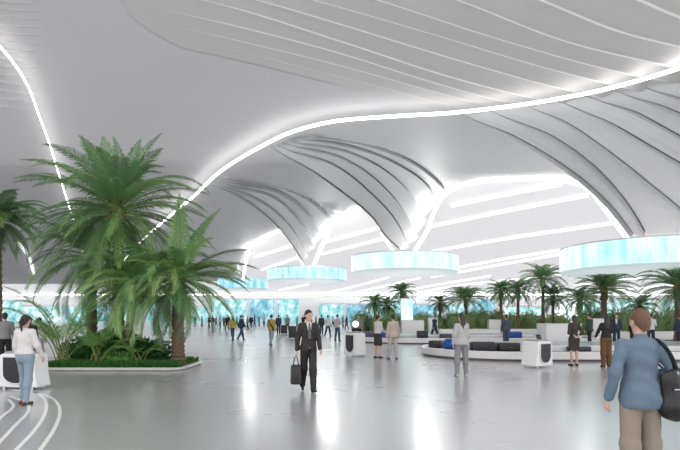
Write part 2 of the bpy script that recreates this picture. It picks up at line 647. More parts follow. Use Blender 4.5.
strip([(122, 262), (150, 233), (195, 195), (225, 168), (260, 147), (290, 132.5), (330, 122), (390, 116.5), (455, 112.5), (500, 107.5),
       (530, 103.5), (565, 97.5), (600, 90.5), (640, 80), (680, 68), (740, 47)], .10, M_strip,
      'long glowing white light strip sweeping across the ceiling below the upper slats', n=90, drop=.7)
strip([(-30, 18), (0, 46), (20, 72), (40, 118), (60, 178), (75, 225), (90, 273)], .05, M_strip,
      'curved white light strip running down the ceiling beside the small fins, behind the palms', n=60, drop=.55)
strip([(18, 243), (26, 252), (31, 264), (34, 274)], .22, M_strip_far,
      'short curved white light strip behind the palm beside the entrance', n=16)
strip([(410, 257, 48.6), (425, 235, 48.0), (436, 208, 46.9), (445, 194, 45.6), (455, 187.5), (480, 181.5), (515, 179.5), (550, 178.5), (575, 183), (590, 191, 45.8),
       (602, 206, 41), (628, 239, 36.3)], .16, M_strip_arch,
      'glowing white arch strip between the middle and the largest slatted funnels', n=70)
strip([(313, 268, 65.6), (318, 255, 64.8), (326, 238, 61.5), (335, 222, 56.5), (343, 216), (352, 210), (366, 206), (385, 203)], .2, M_strip_arch,
      'glowing white arch strip rising from the small slatted funnel towards the middle funnel', n=40)
strip([(243, 279, 90), (246, 262, 85), (249, 250, 78), (258, 241), (272, 234), (286, 229)], .22, M_strip_arch,
      'distant glowing arch strip beside the fronds of the planter palm', n=30)

far_lines = [
    ([(452, 205.5), (512, 193), (562, 184)], 'highest straight ceiling light bar inside the tall arch'),
    ([(428, 227), (510, 210), (588, 195)], 'second straight ceiling light bar from the top inside the tall arch'),
    ([(408, 256), (510, 238), (600, 225), (690, 213)], 'long ceiling light bar passing just above the middle and largest ring screens'),
    ([(325, 242), (352, 235), (382, 227)], 'ceiling light bar seen between the two smaller slatted funnels'),
    ([(322, 254), (355, 246), (390, 237)], 'lower ceiling light bar seen between the two smaller slatted funnels'),
    ([(440, 271), (510, 258), (562, 250)], 'upper of the close pair of light bars beside the largest ring screen'),
    ([(432, 277), (510, 263), (562, 254)], 'lower of the close pair of light bars beside the largest ring screen'),
    ([(255, 257), (275, 251), (292, 246)], 'ceiling light bar seen under the edge of the small slatted funnel'),
    ([(262, 270), (285, 262), (300, 257)], 'short ceiling light bar just above the small ring screen'),
    ([(326, 293), (360, 285), (390, 277)], 'bright light bar under the middle ring screen, over the hedge end'),
    ([(350, 294), (380, 287), (420, 278)], 'long light bar under the middle ring screen, behind the small palm'),
    ([(380, 296), (430, 286), (490, 276)], 'light bar above the hedge between two small palms'),
    ([(280, 290), (308, 284.5)], 'short far light bar under the small ring screen'),
    ([(480, 284), (525, 279), (568, 274)], 'light bar above the tall thin palms near the lit number sign'),
    ([(565, 286), (620, 280), (690, 273)], 'light bar under the largest ring screen, above the big dark palm'),
    ([(585, 293), (640, 288), (690, 284)], 'lowest light bar under the largest ring screen, behind the palms'),
    ([(420, 292), (470, 284), (520, 279)], 'far light bar behind the bushy palm on the hedge'),
]
for pts, lab in far_lines:
    strip(pts, .2, M_strip_far, lab, 'straight bars of light on the far ceiling', C0, False, .15, 12)

def add_fill(px, py, Y, power, name='arch_fill'):  # added point light without a fixture, brightens the funnel edges
    ld = bpy.data.lights.new(name, 'POINT'); ld.energy = power; ld.shadow_soft_size = .9; ld.energy = power * 1.1; ld.color = (1, .985, .96)
    o = bpy.data.objects.new(name, ld); COL.objects.link(o); o.location = at(px, py, Y)
add_fill(432, 214, 46.2, 220)
add_fill(420, 236, 47.5, 170)
add_fill(330, 238, 60.0, 260)
add_fill(322, 250, 63.0, 190)
add_fill(250, 252, 76.0, 240)
add_fill(588, 199, 43.5, 230)

# ------------------------------------------------------------------ ring screens and their struts
M_soffit = glow_skin('ring_soffit', (.95, .94, .955), .5, .45, .01)  # translucent so the light added inside the drum shows through
M_ring = [screen_mat('ring_display_a', (.34, .78, .80), (.62, .93, .94), (.9, 1.0, 1.0), .95, .8, .16, 3.1),
          screen_mat('ring_display_b', (.42, .80, .84), (.70, .93, .95), (.92, 1, 1), .95, 1.1, .16, 9.4),
          screen_mat('ring_display_c', (.28, .68, .76), (.52, .86, .90), (.85, 1, 1), .9, 1.0, .16, 5.7),
          screen_mat('ring_display_d', (.15, .55, .72), (.40, .78, .88), (.75, .97, 1), .85, .8, .16, 1.7)]
def ring(px, Yc, R, zb, zt, mat, label):
    X = (px - CX) / FPX * Yc
    r = empty('ring_screen', (X, Yc, zb))
    h = zt - zb
    m = MB(); m.lathe([(R - .02, .06), (R, .06), (R, h - .08), (R - .02, h - .08)], n=96)
    m.build('display_band', mat, r)
    m = MB(); m.lathe([(R - .01, .07), (R + .02, .05), (R + .02, 0), (R * .97, -.06), (R * .6, -.1), (0.02, -.12)], n=96)
    m.build('soffit', M_soffit, r)
    m = MB(); m.lathe([(R - .01, h - .09), (R + .03, h - .07), (R + .03, h), (R * .94, h + .05), (.02, h + .1)], n=96)
    m.build('top_cover', M_white, r)
    ld = bpy.data.lights.new('soffit_fill', 'AREA'); ld.shape = 'DISK'; ld.size = 1.8 * R; ld.energy = 5.5 * R * R  # unseen disk light added inside the drum to brighten its soffit
    lo = bpy.data.objects.new('soffit_fill', ld); COL.objects.link(lo); lo.parent = r; lo.location = (0, 0, h - .15)
    tag(r, label, 'ring screen')
    return r
ring(655, 36, 6.0, 4.74, 6.38, M_ring[0], 'largest cyan ring screen, hanging above the dark palms behind the carousels')
ring(404.5, 50, 5.0, 5.74, 7.28, M_ring[1], 'pale cyan ring screen under the middle slatted funnel')
ring(307, 70, 5.2, 6.3, 7.85, M_ring[2], 'small cyan ring screen under the small slatted funnel')
ring(243, 95, 4.4, 6.5, 8.3, M_ring[3], 'farthest blue ring screen, half hidden by the planter palm fronds')

M_strut = glow('strut_glow', (1, 1, 1), .55)  # faint emission put into the struts so they look bright
def strut(a, b, r, label):
    m = MB(); m.tube([at(*a), at(*b)], r, 12)
    tag(m.build('funnel_strut', M_strut), label, 'strut', 'white struts carrying the slatted funnels')
strut((381, 233, 49.2), (398, 258.5, 50), .17, 'slanting white strut from the middle funnel tip down to the pale ring screen')
strut((427, 232, 48.9), (409, 258.5, 50), .17, 'slanting white strut from the arch side of the middle funnel down to the pale ring')
strut((297, 252, 66.5), (305, 270, 70), .17, 'slanting strut from the outer edge of the small funnel to the small ring')
strut((319, 253, 66), (311, 270, 70), .17, 'slanting strut from the arch side of the small funnel to the small ring')
strut((236, 256, 92), (241, 281, 95), .18, 'slanting strut down to the farthest blue ring, behind the palm fronds')
strut((598, 201, 40.5), (629, 241, 36.6), .15, 'long slanting strut from the tall arch down onto the largest ring screen')

# ------------------------------------------------------------------ far wall with lit shop fronts
wb = MB(); wb.box((0, 157.2, 4.3), (520, .6, 8.8))
M_wall = plain('far_wall_white', (.92, .92, .92), .5, noise=.02, scale=.1)
tag(wb.build('wall_back', M_wall, smooth=False), kind='structure')
sm = [screen_mat('shop_glass_a', (.07, .32, .35), (.30, .64, .66), (.92, 1, .99), .95, .35, .3, 2.0),
      screen_mat('shop_glass_b', (.16, .46, .48), (.48, .78, .79), (.97, 1, 1), .95, .3, .4, 8.0),
      screen_mat('shop_glass_c', (.06, .26, .36), (.24, .54, .66), (.8, .96, 1), .95, .4, .25, 5.0)]
M_dark = plain('dark_frame', (.10, .11, .12), .4)
rnd = random.Random(5)
x = -115.0
while x < 120:
    wd = rnd.uniform(5, 12); ht = rnd.uniform(4.2, 6.6)
    s = empty('shop_front', (x + wd / 2, 156.6, 0))
    m = MB(); m.box((0, 0, ht / 2), (wd, .3, ht), .04); m.build('glass_panel', sm[rnd.randrange(3)], s)
    m = MB(); m.box((0, -.1, ht + .35), (wd + .2, .5, .4), .05); m.build('fascia', M_white, s)
    tag(s, 'distant glowing turquoise shop front along the far end of the hall', 'shop front', 'lit shop fronts along the far wall')
    x += wd + rnd.choice((.6, 1.0, 3.0, 6.0))

m = MB(); m.tube([(-130, 154.2, 7.9), (0, 154.2, 7.9), (130, 154.2, 7.9)], .16, 8)  # tube added to brighten the far wall
tag(m.build('light_strip', M_strip), 'long straight glowing tube added above the far shop fronts to brighten the wall', 'light')
# ------------------------------------------------------------------ people: one smooth surface per body and per garment
def V(*a): return np.array(a, float)

class Field:
    """signed distance field of blended limbs, turned into a mesh by surface nets"""
    def __init__(s, cell, k=.03):
        s.cell = cell; s.k = k; s.p = []; s.cuts = []; s.noise = 0.0
    def rc(s, a, b, ra, rb, k=None, flat=1.0, ax=None):
        """rounded cone from a to b; flat < 1 squeezes it along direction ax"""
        s.p.append(('rc', np.array(a, float), np.array(b, float), ra, rb, s.k if k is None else k, flat, ax)); return s
    def ell(s, c, r, k=None, R=None):
        s.p.append(('el', np.array(c, float), np.array(r, float), R, None, s.k if k is None else k, 1, None)); return s
    def cut(s, fn):
        s.cuts.append(fn); return s
    def bounds(s):
        lo = np.full(3, 1e9); hi = np.full(3, -1e9)
        for q in s.p:
            if q[0] == 'rc':
                r = max(q[3], q[4])
                l = np.minimum(q[1], q[2]) - r; h = np.maximum(q[1], q[2]) + r
            else:
                r = max(q[2]); l = q[1] - r; h = q[1] + r
            lo = np.minimum(lo, l); hi = np.maximum(hi, h)
        return lo, hi
    def mesh(s):
        c = s.cell
        lo, hi = s.bounds()
        pad = 3 * c + .01
        lo = lo - pad; hi = hi + pad
        n = np.ceil((hi - lo) / c).astype(int) + 1
        F = np.full(n, 1.0)
        ax = [lo[i] + c * np.arange(n[i]) for i in range(3)]
        for q in s.p:
            k = q[5]
            if q[0] == 'rc':
                r = max(q[3], q[4]); l = np.minimum(q[1], q[2]) - r; h = np.maximum(q[1], q[2]) + r
            else:
                r = max(q[2]); l = q[1] - r; h = q[1] + r
            m = k + 3 * c + .02
            i0 = np.maximum(((l - m - lo) / c).astype(int), 0)
            i1 = np.minimum(((h + m - lo) / c).astype(int) + 2, n)
            sl = tuple(slice(i0[i], i1[i]) for i in range(3))
            X = ax[0][sl[0]][:, None, None]; Y = ax[1][sl[1]][None, :, None]; Z = ax[2][sl[2]][None, None, :]
            if q[0] == 'rc':
                _, a, b, ra, rb, k, flat, fax = q
                px, py, pz = X - a[0], Y - a[1], Z - a[2]
                d = b - a; L2 = max(d.dot(d), 1e-9)
                t = np.clip((px * d[0] + py * d[1] + pz * d[2]) / L2, 0, 1)
                ex, ey, ez = px - t * d[0], py - t * d[1], pz - t * d[2]
                e2 = ex * ex + ey * ey + ez * ez
                if flat != 1.0:
                    f = np.array(fax if fax is not None else (0, 1, 0), float)
                    pr = ex * f[0] + ey * f[1] + ez * f[2]
                    e2 = e2 + pr * pr * (1 / flat ** 2 - 1)
                D = np.sqrt(e2) - (ra + (rb - ra) * t)
                if flat != 1.0: D = D * (.5 + .5 * flat)
            else:
                _, cc, rr, R, _, k, _, _ = q
                px, py, pz = X - cc[0], Y - cc[1], Z - cc[2]
                if R is not None:
                    px, py, pz = (R[0, 0] * px + R[1, 0] * py + R[2, 0] * pz, R[0, 1] * px + R[1, 1] * py + R[2, 1] * pz,
                                  R[0, 2] * px + R[1, 2] * py + R[2, 2] * pz)
                k0 = np.sqrt((px / rr[0]) ** 2 + (py / rr[1]) ** 2 + (pz / rr[2]) ** 2)
                k1 = np.sqrt((px / rr[0] ** 2) ** 2 + (py / rr[1] ** 2) ** 2 + (pz / rr[2] ** 2) ** 2)
                D = k0 * (k0 - 1) / np.maximum(k1, 1e-6)
            G = F[sl]
            hh = np.clip(k - np.abs(G - D), 0, None)
            F[sl] = np.minimum(G, D) - hh * hh / (4 * max(k, 1e-6))
        X = ax[0][:, None, None]; Y = ax[1][None, :, None]; Z = ax[2][None, None, :]
        if s.noise:
            F = F + s.noise * (np.sin(X * 31 + Z * 14 + 2 * np.sin(Y * 9)) * np.sin(Z * 23 - X * 17 + Y * 12)
                               + .6 * np.sin(Z * 41 + X * 19 + Y * 25))
        for fn in s.cuts:
            F = np.maximum(F, fn(X, Y, Z))
        return nets(F, lo, c)

def nets(F, lo, c):
    n = np.array(F.shape)
    S = F < 0
    cs = np.zeros(n - 1, int)
    for dx in (0, 1):
        for dy in (0, 1):
            for dz in (0, 1):
                cs += S[dx:n[0] - 1 + dx, dy:n[1] - 1 + dy, dz:n[2] - 1 + dz]
    act = (cs > 0) & (cs < 8)
    I = np.argwhere(act)
    if len(I) == 0:
        return [], []
    idx = np.full(n - 1, -1, int)
    idx[act] = np.arange(len(I))
    acc = np.zeros((len(I), 3)); cnt = np.zeros(len(I))
    corners = [(x, y, z) for x in (0, 1) for y in (0, 1) for z in (0, 1)]
    val = {k: F[I[:, 0] + k[0], I[:, 1] + k[1], I[:, 2] + k[2]] for k in corners}
    for a in corners:
        for e in range(3):
            if a[e] == 0:
                b = list(a); b[e] = 1; b = tuple(b)
                va, vb = val[a], val[b]
                ch = (va < 0) != (vb < 0)
                t = np.where(ch, va / np.where(ch, va - vb, 1), 0)
                p = np.tile(np.array(a, float), (len(I), 1)); p[:, e] += t
                acc += p * ch[:, None]; cnt += ch
    P = lo + c * (I + acc / np.maximum(cnt, 1)[:, None])
    quads = []
    for e in range(3):
        u, v = (e + 1) % 3, (e + 2) % 3
        a = [slice(None)] * 3; b = [slice(None)] * 3
        a[e] = slice(0, n[e] - 1); b[e] = slice(1, n[e])
        A, B = S[tuple(a)], S[tuple(b)]
        E = np.argwhere(A != B)
        ok = (E[:, u] > 0) & (E[:, v] > 0) & (E[:, u] < n[u] - 1) & (E[:, v] < n[v] - 1)
        E = E[ok]
        if len(E) == 0: continue
        du = np.zeros(3, int); du[u] = 1
        dv = np.zeros(3, int); dv[v] = 1
        g = lambda Q: idx[Q[:, 0], Q[:, 1], Q[:, 2]]
        q = np.stack([g(E - du - dv), g(E - dv), g(E), g(E - du)], 1)
        flip = ~A[E[:, 0], E[:, 1], E[:, 2]]
        q[flip] = q[flip][:, ::-1]
        quads.append(q)
    Q = np.vstack(quads)
    return P, Q

def fobj(f, name, mat, parent):
    P, Q = f.mesh()
    me = bpy.data.meshes.new(name)
    me.vertices.add(len(P)); me.vertices.foreach_set('co', np.asarray(P, np.float32).ravel())
    me.loops.add(len(Q) * 4); me.loops.foreach_set('vertex_index', np.asarray(Q, np.int32).ravel())
    me.polygons.add(len(Q)); me.polygons.foreach_set('loop_start', np.arange(0, len(Q) * 4, 4, dtype=np.int32))
    me.polygons.foreach_set('loop_total', np.full(len(Q), 4, np.int32))
    me.polygons.foreach_set('use_smooth', np.ones(len(Q), bool))
    me.update(calc_edges=True); me.validate()
    me.materials.append(mat)
    o = bpy.data.objects.new(name, me); COL.objects.link(o); o.parent = parent
    return o

def rotz(v, a):
    c, s_ = math.cos(a), math.sin(a)
    return V(c * v[0] - s_ * v[1], s_ * v[0] + c * v[1], v[2])

def unit(v):
    return v / max(np.linalg.norm(v), 1e-9)

D2R = PI / 180
SKIN = {'light': plain('skin_light', (.62, .40, .30), .5, noise=.03), 'tan': plain('skin_tan', (.50, .30, .21), .5, noise=.03)}
M_hair = {'brown': plain('hair_brown', (.13, .065, .035), .45, noise=.15, scale=60, bump=.4, bscale=90),
          'black': plain('hair_black', (.018, .015, .014), .4, noise=.15, scale=60, bump=.4, bscale=90),
          'dark': plain('hair_dark', (.04, .025, .018), .42, noise=.15, scale=60, bump=.4, bscale=90)}
M_eye = plain('eye_dark', (.02, .015, .012), .15)
def cloth(name, col, rough=.8, noise=.05):
    return plain('cloth_' + name, col, rough, noise=noise, scale=25, bump=.25, bscale=45)

def person(label, loc, rz, h=1.75, sex='m', legs=None, arms=None, head=(0, 0), skin='light', hair=('short', 'dark'), wear=None,
           dist=20, group=None, lean=0.0, eyes=False, cell=None, noise=.0015, bulk=1.0, fingers=True):
    """forward is local +y, the person's own right hand is at +x.
    legs: {'r': (swing, knee), 'l': ...} in degrees; arms: {'r': (swing, out, elbow, inward)} or explicit (elbow, wrist)"""
    s = h / 1.78
    root = empty('person', loc, rz)
    tag(root, label, 'person', group)
    cell = cell or min(max(dist * .00105, .0085), .03)
    fem = sex == 'f'
    legs = legs or {'r': (6, 4), 'l': (-5, 4)}
    arms = arms or {'r': (4, 9, 12, 0), 'l': (4, 9, 12, 0)}
    hw = (.085 if fem else .088) * s                       # hip half width
    sh = (.155 if fem else .182) * s * bulk
    J = {}
    low = 9
    for sd, sx in (('r', 1), ('l', -1)):
        a, kn = legs[sd][:2]
        ab = legs[sd][2] if len(legs[sd]) > 2 else 2.5
        a *= D2R; kn *= D2R; ab *= D2R
        hip = V(hw * sx, 0, .92 * s)
        d1 = unit(V(math.sin(ab) * sx, math.sin(a), -math.cos(a)))
        knee = hip + d1 * .43 * s
        d2 = unit(V(math.sin(ab) * sx * .4, math.sin(a - kn), -math.cos(a - kn)))
        ank = knee + d2 * .415 * s
        pitch = (a - kn)                                      # foot follows the shin when behind
        heel_up = min(0, pitch + 8 * D2R) * 1.0
        pt = heel_up if heel_up < 0 else min(pitch * .6, 15 * D2R)
        f = V(.14 * sx, math.cos(pt), math.sin(pt))
        f = unit(f)
        toe = ank + f * .15 * s + V(0, 0, -.05 * s) * math.cos(pt)
        J[sd] = dict(hip=hip, knee=knee, ank=ank, f=f, toe=toe, pt=pt)
        heel = ank - f * .05 * s + V(0, 0, -.055 * s)
        J[sd]['heel'] = heel
        low = min(low, heel[2] - .03 * s, toe[2] - .025 * s)
    up = V(0, 0, -low)
    for sd in 'rl':
        for k in ('hip', 'knee', 'ank', 'toe', 'heel'):
            J[sd][k] = J[sd][k] + up
    pz = up[2]
    def T(x, y, z):                                           # torso point, leaning forward about the hips
        zz = (z - .95) * s; 
        return V(x * s, y * s + zz * math.sin(lean * D2R), .95 * s + zz * math.cos(lean * D2R) + pz)
    for sd, sx in (('r', 1), ('l', -1)):
        S = T(0, -.01, 1.435) + V(sx * sh, 0, 0)
        A = arms[sd]
        if isinstance(A, dict):
            el = T(*A['elbow']); wr = T(*A['wrist'])
        else:
            a, b, e, c = [q * D2R for q in A]
            d1 = V(math.sin(b) * sx, math.sin(a) * math.cos(b), -math.cos(a) * math.cos(b))
            el = S + d1 * .285 * s
            d2 = unit(V(math.sin(b * .5 - c) * sx, math.sin(a + e), -math.cos(a + e)))
            wr = el + d2 * .25 * s
        J[sd].update(sho=S, el=el, wr=wr, hd=unit(wr - el))
    hyaw, hpit = head[0] * D2R, head[1] * D2R
    hc = T(0, .005, 1.655)
    cyw, syw, cp, sp = math.cos(hyaw), math.sin(hyaw), math.cos(hpit), math.sin(hpit)
    RH = np.array([[cyw, -syw, 0], [syw, cyw, 0], [0, 0, 1]]) @ np.array([[1, 0, 0], [0, cp, -sp], [0, sp, cp]])
    def H(x, y, z):
        return hc + RH @ (V(x, y, z) * s)

    def torso(f, t, k=.06):
        wch, wwa, whi = ((.135, .112, .158) if fem else (.158, .142, .150))
        wch *= bulk; wwa *= bulk; whi *= bulk
        f.rc(T(-sh / s * .78, -.012, 1.425), T(sh / s * .78, -.012, 1.425), .055 * s + t, .055 * s + t, k)
        f.ell(T(0, 0, 1.30), (wch * s + t, .108 * s + t, .185 * s + t), k)
        f.ell(T(0, .0, 1.10), (wwa * s + t, .098 * s + t, .17 * s + t), k)
        f.ell(T(0, -.012, .95), (whi * s + t, .112 * s + t, .13 * s + t), k)
        if fem:
            for sx in (-1, 1):
                f.ell(T(.068 * sx, .085, 1.285), (.058 * s + t, .05 * s + t, .06 * s + t), .03)
    def arm(f, sd, t, r=(.052, .041, .029), stop=1.0, k=.035):
        j = J[sd]
        if stop > 1:
            wr = j['el'] + (j['wr'] - j['el']) * (stop - 1)
            f.rc(j['sho'], j['el'], r[0] * s + t, r[1] * s + t, k)
            f.rc(j['el'], wr, r[1] * s + t, (r[1] + (r[2] - r[1]) * (stop - 1)) * s + t, k)
        else:
            f.rc(j['sho'], j['sho'] + (j['el'] - j['sho']) * stop, r[0] * s + t, (r[0] + (r[1] - r[0]) * stop) * s + t, k)
    def hand(f, sd, sx):
        j = J[sd]; d = j['hd']; w = j['wr']
        side = unit(np.cross(d, V(sx, 0, 0)))                  # across the palm: fore-aft when the arm hangs
        if side[1] < 0: side = -side
        nrm = unit(np.cross(side, d)) 
        if nrm[0] * sx > 0: nrm = -nrm                         # palm side faces the body
        fr = max(.0088 * s, .62 * cell)
        pc = w + d * .05 * s
        f.rc(w + d * .015 * s, w + d * .085 * s, .030 * s, .038 * s, .012, .5, nrm)
        if not fingers or cell > .016:
            f.rc(w + d * .08 * s, w + d * .15 * s + nrm * .02 * s, .034 * s, .024 * s, .012, .55, nrm)
        else:
            for q, (o, L) in enumerate(((.030, .072), (.010, .080), (-.010, .074), (-.029, .058))):
                b0 = w + d * .085 * s + side * o * s
                m1 = b0 + (d * .92 + nrm * .35) * L * .5 * s
                m2 = m1 + (d * .72 + nrm * .72) * L * .5 * s
                f.rc(b0, m1, fr, fr * .95, .006); f.rc(m1, m2, fr * .95, fr * .8, .004)
        t0 = w + d * .03 * s + side * .026 * s
        t1 = t0 + (d * .6 + side * .55 + nrm * .3) * .05 * s
        t2 = t1 + (d * .9 + side * .1 + nrm * .35) * .034 * s
        f.rc(t0, t1, fr * 1.35, fr * 1.15, .012); f.rc(t1, t2, fr * 1.1, fr * .9, .004)
    def leg(f, sd, t, r=(.083, .056, .038), k=.04, stop=1.0):
        j = J[sd]
        if fem: r = (r[0] * .98, r[1] * .92, r[2] * .88)
        f.rc(j['hip'] + V(0, 0, .02 * s), j['knee'], r[0] * s + t, r[1] * s + t, k)
        if stop > 0:
            calf = j['knee'] + (j['ank'] - j['knee']) * .3 + V(0, -.015 * s, 0)
            e = j['knee'] + (j['ank'] - j['knee']) * stop
            f.rc(j['knee'], calf, r[1] * s * .97 + t, r[1] * s * .96 + t, k)
            f.rc(calf, e, r[1] * s * .96 + t, (r[2] + (r[1] - r[2]) * (1 - stop)) * s + t, k)
    def headprims(f):
        f.rc(T(0, -.015, 1.44), hc + V(0, -.012 * s, -.07 * s), .060 * s * (.85 if fem else 1), .050 * s * (.85 if fem else 1), .025)
        f.ell(H(0, -.005, .025), (.074 * s, .094 * s, .100 * s), .02, RH)
        f.rc(H(0, .025, -.02), H(0, .052, -.082), .060 * s, .034 * s, .03)
        f.rc(H(0, .086, .018), H(0, .106, -.018), .010 * s, .015 * s, .012)
        f.ell(H(0, .078, .035), (.052 * s, .018 * s, .012 * s), .014, RH)
        f.ell(H(0, .083, -.048), (.024 * s, .011 * s, .008 * s), .006, RH)
        f.ell(H(0, .083, -.060), (.020 * s, .010 * s, .008 * s), .006, RH)
        for sx in (-1, 1):
            f.ell(H(.076 * sx, -.008, .0), (.010 * s, .020 * s, .032 * s), .008, RH)
            f.ell(H(.036 * sx, .066, -.012), (.022 * s, .016 * s, .016 * s), .014, RH)

    # body: one continuous surface
    f = Field(cell)
    torso(f, 0)
    for sd, sx in (('r', 1), ('l', -1)):
        arm(f, sd, 0, stop=2.0); hand(f, sd, sx); leg(f, sd, 0)
        j = J[sd]
        f.rc(j['heel'] + V(0, 0, .012), j['toe'], .030 * s, .022 * s, .03)
        f.rc(j['ank'], j['heel'] + V(0, 0, .02), .036 * s, .032 * s, .02)
    headprims(f)
    fobj(f, 'body', SKIN[skin], root)
    if eyes:
        for sx in (-1, 1):
            m = MB(); bm = bmesh.new(); bmesh.ops.create_uvsphere(bm, u_segments=12, v_segments=8, radius=.0115 * s)
            m.bm(bm, Matrix.Translation(H(.033 * sx, .078, .012)))
            m.build('eye', M_eye, root)
            m = MB(); m.tube([H((.033 + q) * sx, .088 - abs(q) * .25, .037 - q * q * 8) for q in (-.02, -.007, .007, .02)], [.003, .0045, .0045, .002], 6)
            m.build('eyebrow', M_hair[hair[1]], root)
    # hair
    st, hcol = hair
    f = Field(max(cell * .9, .008), .02)
    f.ell(H(0, -.008, .030), (.083 * s, .102 * s, .107 * s), .02, RH)
    f.rc(H(0, -.05, -.02), H(0, -.052, -.085), .062 * s, .048 * s, .02)
    Ri = RH.T
    def hl(X, Y, Z):
        x, y, z = (X - hc[0]), (Y - hc[1]), (Z - hc[2])
        ly = Ri[1, 0] * x + Ri[1, 1] * y + Ri[1, 2] * z
        lz = Ri[2, 0] * x + Ri[2, 1] * y + Ri[2, 2] * z
        return np.maximum((ly * .95 - lz - (.0 if fem else .004) * s) * .7, -lz - .105 * s)
    f.cut(hl)
    if st != 'bald':
        fobj(f, 'hair', M_hair[hcol], root)
    if st == 'pony':
        f = Field(max(cell * .9, .008), .02)
        f.rc(H(0, -.10, .05), H(0, -.135, -.02), .030 * s, .034 * s); f.rc(H(0, -.135, -.02), H(0, -.115, -.19), .034 * s, .014 * s)
        fobj(f, 'ponytail', M_hair[hcol], root)
    if st == 'bun':
        f = Field(max(cell * .9, .008), .02); f.ell(H(0, -.115, .045), (.042 * s, .036 * s, .04 * s))
        fobj(f, 'hair_bun', M_hair[hcol], root)
    if st == 'long':
        f = Field(max(cell * .9, .008), .03)
        f.rc(H(0, -.045, .02), H(0, -.07, -.16), .082 * s, .086 * s, flat=.62, ax=RH[:, 1]); f.rc(H(0, -.07, -.16), H(0, -.105, -.34), .086 * s, .06 * s, flat=.5, ax=RH[:, 1])
        fobj(f, 'long_hair', M_hair[hcol], root)
    # garments
    for g in (wear or []):
        kind, mat = g[0], g[1]; opt = g[2] if len(g) > 2 else {}
        f = Field(cell)
        if kind == 'trousers':
            t = opt.get('t', .012)
            f.noise = noise
            whi = .158 if fem else .150
            f.ell(T(0, -.012, .96), (whi * s * bulk + t + .004, .114 * s + t + .003, .12 * s + t), .05)
            for sx in (-1, 1):
                f.ell(T(.06 * sx, -.06, .90), (.075 * s + t * .5, .065 * s + t * .5, .08 * s), .04)
            for sd in 'rl':
                j = J[sd]; w = opt.get('w', (.085, .066, .055))
                f.rc(j['hip'] + V(0, 0, .02 * s), j['knee'], w[0] * s + t, w[1] * s + t, .03)
                cf = j['knee'] + (j['ank'] - j['knee']) * .3 + V(0, -.014 * s, 0)
                f.rc(j['knee'], cf, w[1] * s + t, w[1] * s * .94 + t, .03)
                f.rc(j['knee'], j['ank'] + (j['ank'] - j['knee']) * .04, w[1] * s + t, w[2] * s + t * .6, .03)
            zt = T(0, 0, opt.get('top', 1.03))[2]
            f.cut(lambda X, Y, Z: Z - zt)
            fobj(f, 'trousers', mat, root)
        elif kind in ('jacket', 'shirt', 'blouse', 'vest', 'coat', 't_shirt'):
            t = opt.get('t', .022 if kind in ('jacket', 'coat') else .010)
            f.noise = opt.get('fold', noise * 1.2)
            f.k = opt.get('k', .03)
            torso(f, t)
            hem = opt.get('hem', .84 if kind == 'jacket' else .95)
            w = opt.get('hemw', .165 if not fem else .168) * bulk
            f.rc(T(0, -.008, 1.02), T(0, -.008, hem - .06), w * s * .94 + t * .6, w * s + t, .06, .70)
            if hem < .93:
                f.ell(T(0, -.012, .95), (.158 * s * bulk + t + .012, .116 * s + t + .012, .14 * s + t), .05)
                for sx in (-1, 1):
                    f.ell(T(.06 * sx, -.06, .90), (.078 * s + t, .068 * s + t + .006, .085 * s + t), .05)
            stop = opt.get('sleeve', 1.93)
            if stop > 0:
                rr = (.056, .046, .037) if kind in ('jacket', 'coat') else (.053, .043, .032)
                for sd in 'rl':
                    arm(f, sd, t * opt.get('at', .75), rr, stop, opt.get('k', .035))
            f.rc(T(0, -.02, 1.44), T(0, -.012, 1.50), .062 * s + t * .5, .058 * s + t * .4, .03)
            zh = T(0, 0, hem)[2]; zn = T(0, 0, opt.get('neck', 1.508))[2]
            hp = hc
            def cutf(X, Y, Z, zh=zh, zn=zn):
                near = (np.abs(X) < .13 * s)
                c = np.where(near & (Z > zn + (-(Y - 0.0) * .25)), .01, -1)
                # hem only concerns the trunk column: hands hang lower but sleeves end above
                d = np.where((np.abs(X) < (w + .05) * s + t), zh - Z, -1.0)
                return np.maximum(np.maximum(zn - .0 - 9, Z - zn + Y * .25 - np.where(near, 0, 5)), d)
            f.cut(cutf)
            if opt.get('vee'):
                zb = T(0, 0, opt['vee'])[2]; zt = T(0, 0, 1.52)[2]
                def vee(X, Y, Z, zb=zb, zt=zt):
                    wv = np.clip((Z - zb) / (zt - zb), 0, 1.3) * .062 * s
                    ins = np.minimum(np.minimum(wv - np.abs(X), Y - .03 * s), Z - zb)
                    return ins
                f.cut(vee)
            if opt.get('open'):
                ob = T(0, 0, opt['open'])[2]
                def opn(X, Y, Z, ob=ob):
                    wv = np.clip((ob - Z), 0, 1) * .25
                    return np.minimum(np.minimum(wv - np.abs(X), Y - .03 * s), ob - Z)
                f.cut(opn)
            nm = {'t_shirt': 'shirt'}.get(kind, kind)
            fobj(f, nm, mat, root)
        elif kind in ('skirt', 'dress'):
            t = .014; f.noise = noise
            hem = opt.get('hem', .50)
            if kind == 'dress':
                torso(f, .010)
                st_ = opt.get('sleeve', 1.6)
                for sd in 'rl': arm(f, sd, .010, (.053, .043, .034), st_)
                f.rc(T(0, -.02, 1.44), T(0, -.015, 1.49), .062 * s, .058 * s, .03)
            f.ell(T(0, -.012, .95), (.158 * s + t, .114 * s + t, .13 * s + t), .05)
            f.rc(T(0, -.008, .95), T(0, 0, hem - .08), .158 * s + t, opt.get('w', .15) * s + t, .05, .74)
            for sd in 'rl':
                j = J[sd]; f.rc(j['hip'], j['knee'], .085 * s + t, .075 * s + t, .05)
            zh = hem * s + 0; zt = T(0, 0, 1.08 if kind == 'skirt' else 1.495)[2]
            f.cut(lambda X, Y, Z: np.maximum(np.where(np.abs(X) < .24 * s, zh - Z, -1.), Z - zt))
